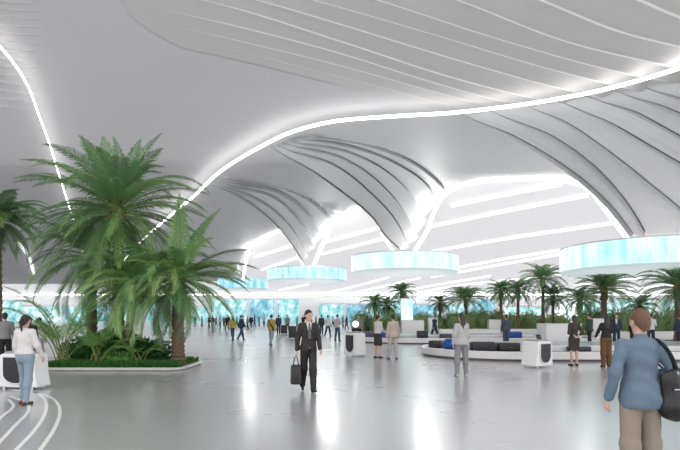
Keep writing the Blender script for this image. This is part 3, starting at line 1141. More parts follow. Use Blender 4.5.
            fobj(f, kind, mat, root)
        elif kind == 'shoe':
            for sd in 'rl':
                j = J[sd]; f = Field(max(.008, cell * .8), .02)
                f.rc(j['heel'] + V(0, 0, .006 * s), j['toe'], .038 * s, .030 * s, .03, .9)
                f.rc(j['ank'] + V(0, 0, -.02 * s), j['heel'] + V(0, 0, .012 * s), .044 * s, .038 * s, .02)
                if opt.get('heel'):
                    f.rc(j['heel'] - j['f'] * .0, j['heel'] + V(0, 0, -.035 * s), .018 * s, .010 * s, .01)
                if J[sd]['pt'] >= 0:
                    f.cut(lambda X, Y, Z: .004 - Z + 0 * X)
                fobj(f, 'shoe', mat, root)
        elif kind == 'collar':
            f.rc(T(0, -.02, 1.47), T(0, -.004, 1.525), .066 * s, .062 * s, .02)
            zc0, zc1 = T(0, 0, 1.475)[2], T(0, 0, 1.535)[2]
            f.cut(lambda X, Y, Z: np.maximum(zc0 - Z, Z - zc1 + Y * .5))
            fobj(f, 'shirt_collar', mat, root)
        elif kind == 'tie':
            m = MB(); 
            m.tube([T(0, .088, 1.492), T(0, .110, 1.46), T(0, .124, 1.38), T(0, .130, 1.28), T(0, .128, 1.16)], [.020 * s, .017 * s, .026 * s, .034 * s, .036 * s], 10, flat=.3)
            o = m.build('necktie', mat, root)
        elif kind == 'belt':
            f.ell(T(0, -.012, .96), (.150 * s + .022, .114 * s + .022, .14 * s), .05)
            zc0, zc1 = T(0, 0, 1.0)[2], T(0, 0, 1.035)[2]
            f.cut(lambda X, Y, Z: np.maximum(zc0 - Z, Z - zc1))
            fobj(f, 'belt', mat, root)
    return root, dict(J=J, T=T, H=H, s=s)

def world_of(root, p):
    a = root.rotation_euler.z
    q = rotz(np.array(p), a)
    return Vector((q[0] + root.location.x, q[1] + root.location.y, q[2] + root.location.z))
# ------------------------------------------------------------------ baggage carousels
M_cwhite = plain('carousel_white', (.80, .79, .78), .28, noise=.01)
M_belt = plain('belt_rubber', (.09, .095, .10), .35, noise=.08, scale=4)
M_kick = plain('kick_dark', (.14, .12, .12), .4)
M_steel = plain('brushed_steel', (.55, .57, .6), .3, metal=.8)
M_greytop = plain('carousel_grey', (.36, .37, .38), .3)

def stadium(x0, x1, y0, y1, inset, n=28):
    """outline of a long oval, counter-clockwise"""
    r = (y1 - y0) / 2 - inset
    cy = (y0 + y1) / 2
    xa, xb = x0 + (y1 - y0) / 2, x1 - (y1 - y0) / 2
    out = []
    for k in range(n + 1):
        t = -PI / 2 + PI * k / n
        out.append((xb + r * math.cos(t), cy + r * math.sin(t)))
    for k in range(n + 1):
        t = PI / 2 + PI * k / n
        out.append((xa + r * math.cos(t), cy + r * math.sin(t)))
    return out

def band(outs, zs, mat, name, parent, cap_last=False):
    vs = []; fs = []
    n = len(outs[0])
    for o, z in zip(outs, zs):
        vs += [(x, y, z) for x, y in o]
    for i in range(len(outs) - 1):
        for k in range(n):
            k2 = (k + 1) % n
            fs.append((i * n + k, i * n + k2, (i + 1) * n + k2, (i + 1) * n + k))
    if cap_last:
        fs.append(tuple((len(outs) - 1) * n + k for k in range(n)))
    o = mesh_obj(name, vs, fs, mat, parent)
    o.data.set_sharp_from_angle(angle=math.radians(35))
    return o

def carousel(x0, x1, y0, y1, label, wall=.36, belt_w=1.25):
    c = empty('baggage_carousel', ((x0 + x1) / 2, (y0 + y1) / 2, 0))
    dx, dy = c.location.x, c.location.y
    S = lambda ins: [(x - dx, y - dy) for x, y in stadium(x0, x1, y0, y1, ins)]
    band([S(.10), S(.10)], [0, .07], M_kick, 'kick_plate', c)
    band([S(.10), S(.0), S(.0), S(.03), S(.17), S(.20), S(.20)], [.07, .09, wall - .03, wall, wall, wall - .03, .2], M_cwhite, 'outer_wall', c)
    band([S(.20), S(.22 + belt_w), S(.24 + belt_w)], [.24, .30, .28], M_belt, 'conveyor_belt', c)
    b = .22 + belt_w
    band([S(b), S(b), S(b + .04), S(b + .3)], [.2, wall + .10, wall + .13, wall + .13], M_cwhite, 'inner_island', c)
    band([S(b + .28), S(b + .32)], [wall + .125, wall + .125], M_greytop, 'island_top', c, True)
    tag(c, label, 'baggage carousel')
    return c
carousel(3.55, 21.0, 19.4, 26.4, 'long white oval baggage carousel nearest the camera, with a blue bag on it')
carousel(1.1, 17.0, 31.5, 38.5, 'white oval baggage carousel beyond the nearest one, with a blue suitcase on its end')

# ------------------------------------------------------------------ cases and bags on the belts
def case_mat(n, col): return plain('case_' + n, col, .38, noise=.05, bump=.1)
M_cblack = case_mat('black', (.026, .026, .029)); M_cblue = case_mat('blue', (.015, .07, .32)); M_cnavy = case_mat('navy', (.05, .055, .08))
M_cpurple = case_mat('plum', (.10, .09, .14))
def suitcase(loc, size, mat, label, rz=0, lying=True, group=None):
    """size: length, depth, height as it lies; ribbed shell, two latches, carry handle, four wheels"""
    L, D, Hh = size
    r = empty('suitcase', loc, rz)
    m = MB(); m.box((0, 0, Hh / 2 + .02), (L, D, Hh - .03), min(L, D, Hh) * .16)
    k = max(3, int(L / .12))
    for i in range(k):
        x = -L / 2 + L * (i + .5) / k
        m.box((x, 0, Hh / 2 + .02), (L / k * .4, D + .012, Hh - .03 - min(L, D, Hh) * .34), .006, seg=1)
    m.build('shell', mat, r)
    m = MB(); m.box((0, 0, Hh / 2 + .02), (L + .008, .016, Hh - .022), .006, seg=1); m.build('zip_seam', M_kick, r)
    m = MB()
    if lying:
        m.tube([(-.09, -D / 2, Hh * .55), (-.08, -D / 2 - .035, Hh * .55), (.08, -D / 2 - .035, Hh * .55), (.09, -D / 2, Hh * .55)], .012, 8)
    else:
        m.tube([(-.08, 0, Hh), (-.08, 0, Hh + .28), (.08, 0, Hh + .28), (.08, 0, Hh)], .011, 8)
    m.build('handle', M_kick if lying else M_steel, r)
    for sx in (-1, 1):
        for sy in (-1, 1):
            m = MB()
            p = Vector((sx * L * .42, sy * D * .36, .022))
            m.cyl(p + Vector((-.012, 0, 0)), p + Vector((.012, 0, 0)), .022, n=12); m.build('wheel', M_kick, r)
    tag(r, label, 'suitcase', group)
    return r
bz = .275
suitcase((4.12, 22.65, bz), (.66, .5, .36), M_cblack, 'rounded black suitcase next to the blue bag at the end of the nearest carousel', 1.1)
suitcase((5.55, 20.65, bz), (.92, .5, .40), M_cblack, 'long black suitcase on the nearest carousel, towards the woman with long hair')
suitcase((6.55, 20.7, bz), (.85, .52, .36), M_cblack, 'black suitcase on the nearest carousel, second along from the woman with long hair', .04)
suitcase((9.3, 20.65, bz), (.8, .45, .22), M_cnavy, 'flat dark navy suitcase on the belt between the two women watching the carousel')
suitcase((3.0, 32.8, bz), (1.0, .6, .5), M_cblue, 'bright blue suitcase on the far carousel behind the woman in the black skirt')
suitcase((1.9, 33.6, bz), (1.2, .6, .42), M_cpurple, 'dark plum suitcase on the far carousel, beside the bright blue one', .1)
suitcase((5.05, 32.55, bz), (.66, .5, .5), M_cblack, 'square black suitcase on the far carousel beside the beige jacket')
suitcase((10.6, 32.6, bz), (1.05, .55, .45), M_cblue, 'blue suitcase on the far carousel, near the tall white counter')
suitcase((6.8, 32.6, bz), (1.3, .55, .3), M_cnavy, 'low dark case on the far carousel beyond the woman with long hair')

# blue soft bag
def duffel(loc, L, R, mat, label, rz=0):
    r = empty('duffel_bag', loc, rz)
    f = Field(.02, .05); f.rc((-L / 2 + R, 0, R * .95), (L / 2 - R, 0, R * .95), R, R, flat=.9, ax=(0, 1, 0)); f.noise = .004
    f.cut(lambda X, Y, Z: .0 - Z)
    fobj(f, 'bag_body', mat, r)
    for sy in (-1, 1):
        m = MB(); m.tube([(-.14, sy * R * .5, R * 1.75), (-.12, sy * R * .3, R * 2.2), (.12, sy * R * .3, R * 2.2), (.14, sy * R * .5, R * 1.75)], .014, 8); m.build('carry_handle', M_kick, r)
    m = MB(); m.tube([(-L * .36, 0, R * 1.86), (0, 0, R * 1.96), (L * .36, 0, R * 1.86)], .009, 6); m.build('zip', M_steel, r)
    tag(r, label, 'bag')
duffel((4.48, 21.55, bz), .62, .25, M_cblue, 'bright blue soft bag beside the rounded black suitcase on the nearest carousel', -.5)

# wheeled cases standing on the floor
suitcase((at(284, 330, 50).x, 50, 0), (.62, .34, .82), M_cblack, 'upright black suitcase farther of the two standing near the yellow-jacketed walker', .2, lying=False)
suitcase((at(292.5, 330, 40).x, 40, 0), (.58, .36, .92), M_cblack, 'upright black suitcase nearer of the two, beside the man in the dark suit', .1, lying=False)

# low walls and counters around the far carousels -------------------
def counter(x0, x1, y, depth, h, label, mat=None, name='counter_block', cat='counter'):
    r = empty(name, ((x0 + x1) / 2, y, 0))
    m = MB(); m.box((0, 0, h / 2 + .03), (x1 - x0, depth, h - .06), .05); m.build('body', mat or M_cwhite, r)
    m = MB(); m.box((0, 0, .03), (x1 - x0 - .1, depth - .1, .06)); m.build('plinth', M_kick, r)
    m = MB(); m.box((0, 0, h + .012), (x1 - x0 + .04, depth + .04, .03), .012); m.build('top_slab', M_white, r)
    tag(r, label, cat)
counter(at(541, 0, 29).x, at(576, 0, 29).x, 29, 1.4, 1.24, 'tall white counter block behind the nearest carousel, under the tall thin palms')
counter(at(401, 0, 44).x, at(423, 0, 44).x, 44, 1.2, 1.32, 'white counter block in front of the hedge, beyond the beige jacket')
counter(at(428, 0, 46).x, at(437, 0, 46).x, 46, .8, 1.5, 'small white box counter in front of the hedge, above the walking dark suit', None, 'counter_block')
counter(at(488, 0, 46).x, at(500, 0, 46).x, 46, .8, 1.35, 'small white box counter at the hedge beside the blue-suited man')
counter(at(591, 0, 33).x, at(603, 0, 33).x, 33, .7, 1.5, 'narrow white box cabinet between the people across the nearest carousel')
counter(at(505, 0, 42).x, at(545, 0, 42).x, 42.3, .8, .62, 'long low white bench wall along the hedge under the tall palms', None, 'low_wall', 'low wall')
counter(at(440, 0, 42).x, at(500, 0, 42).x, 42.3, .8, .62, 'long low white bench wall along the hedge behind the walking dark suit', None, 'low_wall', 'low wall')
counter(at(607, 0, 36).x, at(760, 0, 36).x, 36.2, .7, .62, 'low pale wall along the hedge behind the man in the blue jacket', None, 'low_wall', 'low wall')

# lit pillar sign
M_pill = screen_mat('pillar_display', (.25, .70, .72), (.55, .88, .9), (.9, 1, 1), 1.1, 1.0, .8, 4.0)
r = empty('light_pillar', (at(407, 0, 45).x, 45, 0))
m = MB(); m.box((0, 0, 1.62), (1.0, .3, 2.96), .04); m.build('lit_panel', M_pill, r)
m = MB(); m.box((0, 0, .09), (1.1, .45, .18), .02); m.build('base', M_white, r)
m = MB(); m.box((0, 0, 3.14), (1.08, .38, .1), .02); m.build('cap', M_white, r)
tag(r, 'tall turquoise lit pillar standing at the hedge under the smallest palm', 'light pillar')

# lit number sign behind the palms
r = empty('number_sign', (at(568, 0, 52).x, 52, 0))
M_sgn = glow('sign_pale', (.72, .84, .90), .95)
M_num = glow('sign_numeral', (1, 1, 1), 1.3)
m = MB(); m.box((0, 0, 2.15), (3.0, .25, 2.3), .06); m.build('panel', M_sgn, r)
for sx in (-1, 1):
    m = MB(); m.box((sx * 1.1, 0, .5), (.12, .12, 1.0), .01); m.build('post', M_white, r)
def two(x0, z0, hh, w, name):
    P = [(-.5, .72), (-.42, .90), (-.2, 1.0), (.15, 1.0), (.42, .88), (.48, .68), (.36, .48), (-.05, .22), (-.5, 0), (.5, 0)]
    m = MB(); Q = catmull([(p[0] * w, p[1] * hh) for p in P[:9]], 40)
    pts = [(x0 + q[0], -.14, z0 + q[1]) for q in Q] + [(x0 + w * .5, -.14, z0)]
    m.tube(pts, .10, 6); m.build(name, M_num, r)
two(-.65, 1.75, 1.0, .75, 'numeral'); two(.35, 1.75, 1.0, .75, 'numeral')
m = MB(); m.box((1.15, -.14, 2.5), (.55, .03, .6), .01); m.build('blue_tile', sm[2], r)
tag(r, 'pale lit sign with white number behind the palms at the counter', 'sign')

# ------------------------------------------------------------------ check-in pods with black oval panel
M_podblack = plain('pod_black', (.012, .012, .014), .18, noise=.05)
M_podwhite = plain('pod_white', (.84, .84, .83), .22, noise=.01, coat=.4)
def arc_outline(w, h, flare, rtop):
    pts = [(-w / 2 - flare, .05), (-w / 2 - flare * .9, .12)]
    q = catmull([(-w / 2 - flare * .9, .12), (-w / 2 - flare * .3, h * .45), (-w / 2, h - rtop)], 10)[1:]
    pts += [tuple(p) for p in q]
    for k in range(1, 9):
        t = PI - PI / 2 * k / 8
        pts.append((-w / 2 + rtop + rtop * math.cos(t), h - rtop + rtop * math.sin(t)))
    return pts + [(-x, z) for x, z in reversed(pts)]
def pod(loc, rz, w, h, dp, label, lamp=False):
    r = empty('service_pod', loc, rz)
    m = MB(); m.prism(arc_outline(w, h, .07, .09), -dp / 2, dp / 2)
    o = m.build('body', M_podwhite, r)
    bv = o.modifiers.new('round', 'BEVEL'); bv.width = .03; bv.segments = 3; bv.limit_method = 'ANGLE'
    # black U-shaped inset on the front
    pw, ph = w * .72, h * .72
    out = [(-pw / 2, h * .90), (-pw / 2, h * .90 - ph * .62)]
    for k in range(1, 13):
        t = PI + PI * k / 12
        out.append((pw / 2 * math.cos(t), h * .90 - ph * .62 + ph * .38 * math.sin(t)))
    out += [(pw / 2, h * .90)]
    m = MB(); m.prism(out, -dp / 2 - .035, -dp / 2 + .02); m.build('dark_panel', M_podblack, r)
    m = MB(); m.tube([(x, -dp / 2 - .02, z) for x, z in out], .018, 8); m.build('panel_rim', M_podwhite, r)
    m = MB(); m.box((0, 0, h + .02), (w * .8, dp * .8, .05), .02); m.build('counter_top', M_greytop, r)
    m = MB(); m.box((0, -dp * .1, h + .13), (.22, .03, .16), .01, Matrix.Rotation(-.4, 3, 'X')); m.box((0, -dp * .1, h + .06), (.04, .03, .06)); m.build('touch_screen', M_podblack, r)
    for sx in (-1, 1):
        for sy in (-1, 1):
            m = MB(); m.cyl((sx * w * .4, sy * dp * .38, 0), (sx * w * .4, sy * dp * .38, .07), .035, .03, 14); m.build('foot', M_steel, r)
    if lamp:
        m = MB(); bm = bmesh.new(); bmesh.ops.create_uvsphere(bm, u_segments=20, v_segments=12, radius=.13)
        m.bm(bm, Matrix.Translation((-.05, .1, h + .36))); m.build('globe_lamp', glow('globe_lamp', (1, .99, .96), 2.5), r)
        m = MB(); m.cyl((-.05, .1, h + .02), (-.05, .1, h + .25), .02, n=10); m.build('lamp_stem', M_steel, r)
    tag(r, label, 'service pod')
    return r
pod((at(537, 0, 17.5).x, 17.5, 0), .55, .70, .86, .62, 'white service pod with a black oval panel standing before the nearest carousel')
pod((at(355, 0, 22.2).x, 22.2, 0), -.75, .62, .98, .62, 'white service pod with glowing globe lamp, beside the woman in the black skirt', True)
pod((at(24, 0, 12.3).x, 12.3, 0), -.12, .86, .82, .5, 'white service pod with a broad black panel behind the woman with the ponytail')
# ------------------------------------------------------------------ palms and planting
M_leafA = leaf_mat('palm_leaf', (.11, .25, .11), (.29, .49, .21))
M_leafB = leaf_mat('palm_leaf_bright', (.24, .45, .12), (.45, .66, .27))
M_leafD = leaf_mat('palm_leaf_dark', (.11, .20, .13), (.23, .35, .20))
M_areca = leaf_mat('areca_leaf', (.16, .36, .09), (.30, .52, .16))
M_bush = leaf_mat('shrub_leaf', (.03, .12, .03), (.08, .23, .05))
M_hedge = leaf_mat('hedge_leaf', (.17, .27, .11), (.33, .43, .19))
M_far = leaf_mat('far_palm_leaf', (.075, .15, .085), (.17, .27, .13))
M_stem = plain('rachis', (.22, .26, .08), .5)
M_trunk = plain('palm_trunk', (.15, .105, .07), .85, noise=.2, scale=14, bump=.6, bscale=24)
M_soil = plain('soil', (.045, .035, .025), .95, noise=.2)
M_stone = plain('planter_stone', (.58, .57, .55), .35, noise=.03)

def frond_mesh(rng, L, nl, leaf, elev, bend, wid, petiole=.16, twist=0.0, hang=.25):
    """a feather leaf growing along local +x from the origin"""
    n = 16
    pts = []
    p = Vector((0, 0, 0))
    e = elev
    for i in range(n + 1):
        pts.append(p.copy())
        t = i / n
        e2 = elev - bend * (t ** 1.4)
        p = p + Vector((math.cos(e2), 0, math.sin(e2))) * (L / n)
    sway = rng.uniform(-.18, .18)
    for i, q in enumerate(pts):
        q.y += sway * L * (i / n) ** 2
    m = MB()
    m.tube(pts, [.022 * (1 - .85 * i / n) * (L / 2.6) ** .5 + .002 for i in range(n + 1)], 5, mi=1)
    vs = []; fs = []
    for k in range(nl):
        t = petiole + (1 - petiole) * (k + .5) / nl
        x = t * n; i = min(int(x), n - 1); f = x - i
        c = pts[i].lerp(pts[i + 1], f)
        d = (pts[i + 1] - pts[i]).normalized()
        side0 = d.cross(Vector((0, 0, 1)))
        if side0.length < .05: side0 = Vector((0, 1, 0))
        side0.normalize()
        upv = side0.cross(d).normalized()
        env = math.sin(PI * min(1, .18 + .82 * ((t - petiole) / (1 - petiole)) ** .8)) ** .6 if t < .999 else .2
        l = leaf * max(.28, env) * rng.uniform(.88, 1.1)
        ang = math.radians(68 - 44 * t) + rng.uniform(-.08, .08)
        for sgn in (-1, 1):
            dr = d * math.cos(ang) + side0 * (sgn * math.sin(ang)) + upv * (.30 + rng.uniform(-.08, .08)) * (1 - .4 * t)
            dr.normalize()
            a = c.copy()
            mid = a + dr * l * .5
            tip = a + dr * l + Vector((0, 0, -1)) * l * (hang + rng.uniform(0, .12))
            w = d * wid
            b = len(vs)
            vs += [a - w * .5, a + w * .5, mid - w + Vector((0, 0, -.02 * l)), mid + w, tip]
            fs += [(b, b + 1, b + 3, b + 2), (b + 2, b + 3, b + 4)]
    m.add(vs, fs, 0)
    return m

def add_frond(parent, rng, az, elev, L, leaf, wid, nl, bend, mat, name='frond', at_=(0, 0, 0), hang=.25, petiole=.16):
    m = frond_mesh(rng, L, nl, leaf, math.radians(elev), math.radians(bend), wid, petiole, hang=hang)
    o = mesh_obj(name, m.v, m.f, [mat, M_stem], parent, False, m.m)
    o.location = at_
    o.rotation_euler = (rng.uniform(-.25, .25), 0, math.radians(az))
    return o

def trunk_mesh(h, r0, r1, lean=(0, 0), n=40):
    m = MB()
    pts = []; rad = []
    for i in range(n + 1):
        t = i / n
        pts.append((lean[0] * t * t, lean[1] * t * t, h * t))
        rr = (r0 + (r1 - r0) * t) * (1.0 + .10 * (1 if i % 2 else -1)) * (1.25 - .25 * min(1, t * 6))
        rad.append(rr)
    m.tube(pts, rad, 14)
    return m

def palm(X, Y, zc, L, nf, label, seed, cat='palm', specs=(), mats=(None,), r=.19, leaf=.46, wid=.017, nl=56, lean=(0, 0), group=None, base=0.0, emin=-35, trunk=True):
    rng = random.Random(seed)
    root = empty('palm_tree', (X - lean[0], Y - lean[1], base))
    tag(root, label, cat, group)
    if trunk:
        trunk_mesh(zc - base + .05, r * 1.15, r * .85, lean).build('trunk', M_trunk, root, angle=60)
        m = MB()
        for k in range(26):                               # cut leaf bases around the top of the trunk
            a = k * 2.4; z = zc - base - .75 + .03 * k
            c = Vector((lean[0] + math.cos(a) * r * .85, lean[1] + math.sin(a) * r * .85, z))
            m.tube([c, c + Vector((math.cos(a) * .10, math.sin(a) * .10, .16))], [.055, .03], 6)
        m.build('leaf_bases', M_trunk, root)
    top = Vector((lean[0], lean[1], zc - base))
    for i in range(nf):
        u = (i + .5) / nf
        az = i * 137.5 + rng.uniform(-12, 12)
        elev = 84 - (84 - emin) * u ** .9 + rng.uniform(-7, 7)
        bend = 48 + 42 * rng.random() + (18 if elev > 40 else 0)
        l = L * rng.uniform(.85, 1.08) * (.8 if elev > 70 else 1)
        add_frond(root, rng, az, elev, l, leaf, wid, nl, bend, mats[rng.randrange(len(mats))], at_=top)
    for (az, elev, l, bend, mat) in specs:
        add_frond(root, rng, az, elev, l, leaf * 1.05, wid * 1.05, nl, bend, mat, at_=top)
    return root

# raised bed near the entrance
def bed(x0, x1, y0, y1, h, rr, label):
    r = empty('planter_bed', ((x0 + x1) / 2, (y0 + y1) / 2, 0))
    W, D = (x1 - x0) / 2, (y1 - y0) / 2
    def rect(ins):
        out = []
        for (cx, cy, a0) in ((W - rr, -D + rr, -90), (W - rr, D - rr, 0), (-W + rr, D - rr, 90), (-W + rr, -D + rr, 180)):
            for k in range(9):
                a = math.radians(a0 + 90 * k / 8); q = rr - ins
                out.append((cx + q * math.cos(a), cy + q * math.sin(a)))
        return out
    band([rect(.06), rect(0), rect(0), rect(.02), rect(.16), rect(.16)], [0, .03, h - .02, h, h, h - .05], M_stone, 'stone_rim', r)
    band([rect(.15), rect(.16)], [h - .03, h - .03], M_soil, 'soil', r, True)
    tag(r, label, 'planter')
    return r
bed(-9.35, -4.82, 16.15, 18.9, .10, .5, 'low stone-rimmed planting bed holding the big palms')

# grass carpet of the bed
rng = random.Random(3)
vs = []; fs = []
for _ in range(15000):
    x = rng.uniform(-9.15, -5.0); y = 16.33 + (rng.random() ** 1.5) * 2.4
    h = rng.uniform(.14, .27); a = rng.uniform(0, 6.28); w = .012
    dx, dy = math.cos(a) * w, math.sin(a) * w
    tx, ty = rng.uniform(-.08, .08), rng.uniform(-.08, .08)
    b = len(vs)
    vs += [(x - dx, y - dy, .06), (x + dx, y + dy, .06), (x + dx * .8 + tx * .4, y + dy * .8 + ty * .4, .06 + h * .6), (x + tx, y + ty, .06 + h)]
    fs += [(b, b + 1, b + 2), (b, b + 2, b + 3)]
tag(mesh_obj('grass', vs, fs, M_bush, smooth=False), 'thick dark green grass covering the palm bed', 'grass', kind='stuff')

A, B, D_ = M_leafA, M_leafB, M_leafD
palm(at(118, 0, 17.9).x, 17.9, 5.15, 3.3, 60, 'tallest full palm in the middle of the stone-rimmed bed', 11,
     specs=[(150, 70, 4.0, 60, B), (165, 55, 4.0, 70, B), (175, 40, 3.8, 60, D_), (25, 58, 3.7, 105, A), (35, 75, 3.4, 30, A), (8, 30, 3.2, 75, A), (185, 8, 3.4, 50, D_), (265, 60, 2.8, 40, A), (90, 80, 3.2, 20, A),
            (60, 74, 3.2, 20, A), (120, 76, 3.1, 22, A), (255, 10, 2.8, 80, A), (300, 5, 2.8, 85, B), (230, 0, 3.0, 60, D_), (165, -5, 3.2, 40, D_), (195, -15, 3.2, 35, D_), (270, -20, 2.8, 60, A), (285, -30, 2.7, 50, B), (250, -35, 2.6, 50, A)],
     mats=(A, A, D_, A), base=.06, leaf=.56, wid=.0185, nl=60, emin=-58)
palm(at(178, 0, 17.2).x, 17.2, 2.85, 2.4, 42, 'shorter bright palm with visible thick trunk at the end of the bed', 23,
     specs=[(95, 84, 3.0, 20, A), (50, 66, 2.9, 22, A), (110, 78, 2.8, 20, B), (70, 72, 2.9, 20, A), (15, 42, 2.6, 45, D_), (5, 30, 2.6, 50, D_), (355, 15, 2.4, 60, D_), (190, 38, 2.4, 85, B), (265, 25, 2.2, 110, B), (245, 5, 2.0, 90, B),
            (290, 0, 2.1, 95, A), (210, 0, 2.2, 70, B), (275, 30, 2.3, 95, B), (330, -10, 1.9, 75, A), (255, 40, 2.3, 120, B), (20, 18, 2.3, 50, D_)],
     mats=(A, B, A, D_), r=.19, leaf=.46, wid=.018, base=.06, emin=-55)
palm(at(138, 0, 17.1).x, 17.1, 2.7, 2.3, 34, 'leaning low palm with arching bright fronds between the two trunks of the bed', 37,
     specs=[(240, 30, 2.3, 110, B), (280, 20, 2.0, 100, B), (200, 35, 2.2, 95, B)],
     mats=(B, A, B, A), r=.12, leaf=.48, wid=.019, lean=(.45, -.2), base=.06, emin=-50)
palm(at(92, 0, 18.3).x, 18.3, 3.7, 2.7, 40, 'shaded palm at the back of the bed, behind the thin feathery palms', 41,
     mats=(A, D_, A), r=.16, leaf=.50, wid=.019, base=.06, emin=-55)
palm(at(-3, 0, 20).x, 20, 5.3, 1.9, 44, 'tall palm with slim dark trunk behind the man in the grey shirt', 53,
     specs=[(350, 40, 2.0, 95, A), (335, 20, 2.0, 95, A), (10, 45, 2.2, 90, A), (300, 20, 1.9, 90, B), (5, 0, 2.1, 60, D_)], mats=(A, A, D_), r=.17, leaf=.46, wid=.019, base=.3, emin=-45)
bed(at(-3, 0, 20).x - 1.0, at(-3, 0, 20).x + .9, 19.1, 21.0, .34, .4, 'small raised stone planter at the foot of the tall slim palm')

# feathery clumps with thin green stems
def areca(X, Y, seed, nf, L, label, specs=()):
    rng = random.Random(seed)
    r = empty('areca_palm', (X, Y, .06)); tag(r, label, 'palm')
    for i in range(nf):
        o = Vector((rng.uniform(-.18, .18), rng.uniform(-.18, .18), 0))
        add_frond(r, rng, rng.uniform(0, 360), rng.uniform(62, 86), L * rng.uniform(.75, 1.1), .42, .018, 26, rng.uniform(55, 105), M_areca, at_=o, hang=.18, petiole=.42)
    for (az, elev, l, bend) in specs:
        add_frond(r, rng, az, elev, l, .44, .019, 28, bend, M_areca, hang=.18, petiole=.45)
areca(at(61, 0, 17.0).x, 17.0, 5, 9, 2.3, 'thin feathery palm clump nearest the service pod with the broad black panel', [(175, 80, 3.6, 95), (165, 74, 3.1, 85), (20, 78, 3.0, 65), (200, 84, 3.2, 70), (60, 82, 3.0, 60)])
areca(at(94, 0, 16.8).x, 16.8, 8, 9, 1.9, 'short feathery palm clump at the front of the bed, below the tallest palm', [(40, 70, 2.0, 60), (10, 62, 1.8, 80)])
areca(at(142, 0, 17.0).x, 16.9, 19, 6, 1.35, 'small feathery sprout beside the bright palm trunk', [])

def shrub(X, Y, rx, ry, h, n, label, seed, mat, leaf=.12, z0=.05, group=None, name='shrub', cat='shrub'):
    rng = random.Random(seed)
    r = empty(name, (X, Y, z0)); tag(r, label, cat, group)
    m = MB()
    bm = bmesh.new(); bmesh.ops.create_icosphere(bm, subdivisions=3, radius=1)
    for v in bm.verts:
        k = .80 + .10 * math.sin(v.co.x * 5 + seed) * math.cos(v.co.y * 6 + v.co.z * 4)
        v.co = Vector((v.co.x * rx * k, v.co.y * ry * k, h * .5 + v.co.z * h * .5 * k))
        v.co.z = max(0, v.co.z)
    m.bm(bm)
    vs = []; fs = []
    for _ in range(n):
        a = rng.uniform(0, 2 * PI); cz = rng.uniform(-.75, 1); s_ = math.sqrt(max(0, 1 - cz * cz))
        k = rng.uniform(.78, 1.06)
        c = Vector((math.cos(a) * s_ * rx * k, math.sin(a) * s_ * ry * k, max(.02, h * .5 + cz * h * .5 * k)))
        d = Vector((math.cos(a) * s_ + rng.uniform(-.7, .7), math.sin(a) * s_ + rng.uniform(-.7, .7), cz * .6 + rng.uniform(-.3, .9))).normalized()
        sd = d.cross(Vector((rng.uniform(-1, 1), rng.uniform(-1, 1), rng.uniform(-1, 1)))).normalized()
        l = leaf * rng.uniform(.7, 1.3)
        b = len(vs)
        vs += [c, c + d * l * .5 + sd * l * .22, c + d * l, c + d * l * .5 - sd * l * .22]
        fs.append((b, b + 1, b + 2, b + 3))
    m.add(vs, fs)
    m.build('foliage', mat, r, smooth=False)
    return r
shrub(at(118, 0, 17.6).x, 17.6, 1.1, .7, 1.05, 1500, 'dark mounded shrub under the tallest palm in the bed', 2, M_bush)
shrub(at(150, 0, 18.0).x, 18.0, .75, .6, .8, 900, 'low dark shrub between the tallest palm and the bright palm', 4, M_bush)
shrub(at(88, 0, 18.0).x, 18.0, .85, .6, .9, 900, 'dark shrub behind the short feathery palm clump', 6, M_bush)
shrub(at(120, 0, 17.0).x, 17.0, .55, .35, .42, 500, 'small bright ground shrub in front of the dark mound', 9, M_areca)

# hedge along the planting behind the carousels ----------------------
rnd = random.Random(12)
def hedge_row(x0, x1, Y, h, step, tint, label):
    x = x0; k = 0
    while x < x1:
        rx = step * rnd.uniform(.62, .8)
        hh = h * rnd.uniform(.85, 1.15)
        shrub(x, Y + rnd.uniform(-.3, .3), rx, .8, hh, 560, label, 100 + k + int(Y), tint, .19, .0, 'shrubs of the long hedge', 'hedge_shrub', 'hedge shrub')
        x += step; k += 1
hedge_row(at(362, 0, 47).x, at(562, 0, 47).x, 47.2, 2.0, 1.35, M_hedge, 'rounded green shrub in the long hedge behind the carousels')
hedge_row(at(582, 0, 40).x, at(720, 0, 40).x, 39.5, 2.1, 1.3, M_hedge, 'rounded green shrub in the long hedge behind the carousels')
hb = MB(); hb.box((at(460, 0, 47).x, 47.2, .12), (at(562, 0, 47).x - at(358, 0, 47).x, 2.4, .24), .04)
tag(hb.build('planter_kerb', M_stone), 'low stone kerb under the long hedge behind the carousels', 'planter')
hb = MB(); hb.box((at(655, 0, 39.5).x, 39.5, .12), (at(730, 0, 39.5).x - at(580, 0, 39.5).x, 2.4, .24), .04)
tag(hb.build('planter_kerb', M_stone), 'low stone kerb under the hedge behind the man in blue', 'planter')

# distant palms: a few built, placed one by one
def far_palm(px, py, Y, L, nf, label, seed, mats, leaf=.36, nl=34, emin=-40, wid=.024, specs=(), r=.13):
    L *= 1.2; nf = int(nf * 1.6); leaf *= 1.35
    z = EYE + (HZ - py) / FPX * Y
    return palm(at(px, 0, Y).x, Y, z, L, nf, label, seed, mats=mats, r=r, leaf=leaf, wid=wid, nl=nl, emin=emin, specs=specs)
far_palm(402, 292, 47.5, 1.35, 20, 'smallest palm in the hedge, above the lit turquoise pillar', 61, (M_far, A), .28)
far_palm(440, 303, 47.5, 1.2, 16, 'very low palm in the hedge above the small white box counter', 62, (M_far,), .28)
far_palm(466, 300, 47, 1.9, 30, 'broad bushy palm in the hedge above the woman with long hair', 63, (M_far, M_far, A), .36, emin=-10)
far_palm(501, 291, 46.5, 1.5, 26, 'upright palm in the hedge behind the blue-suited man', 64, (M_far, M_far, A), .32)
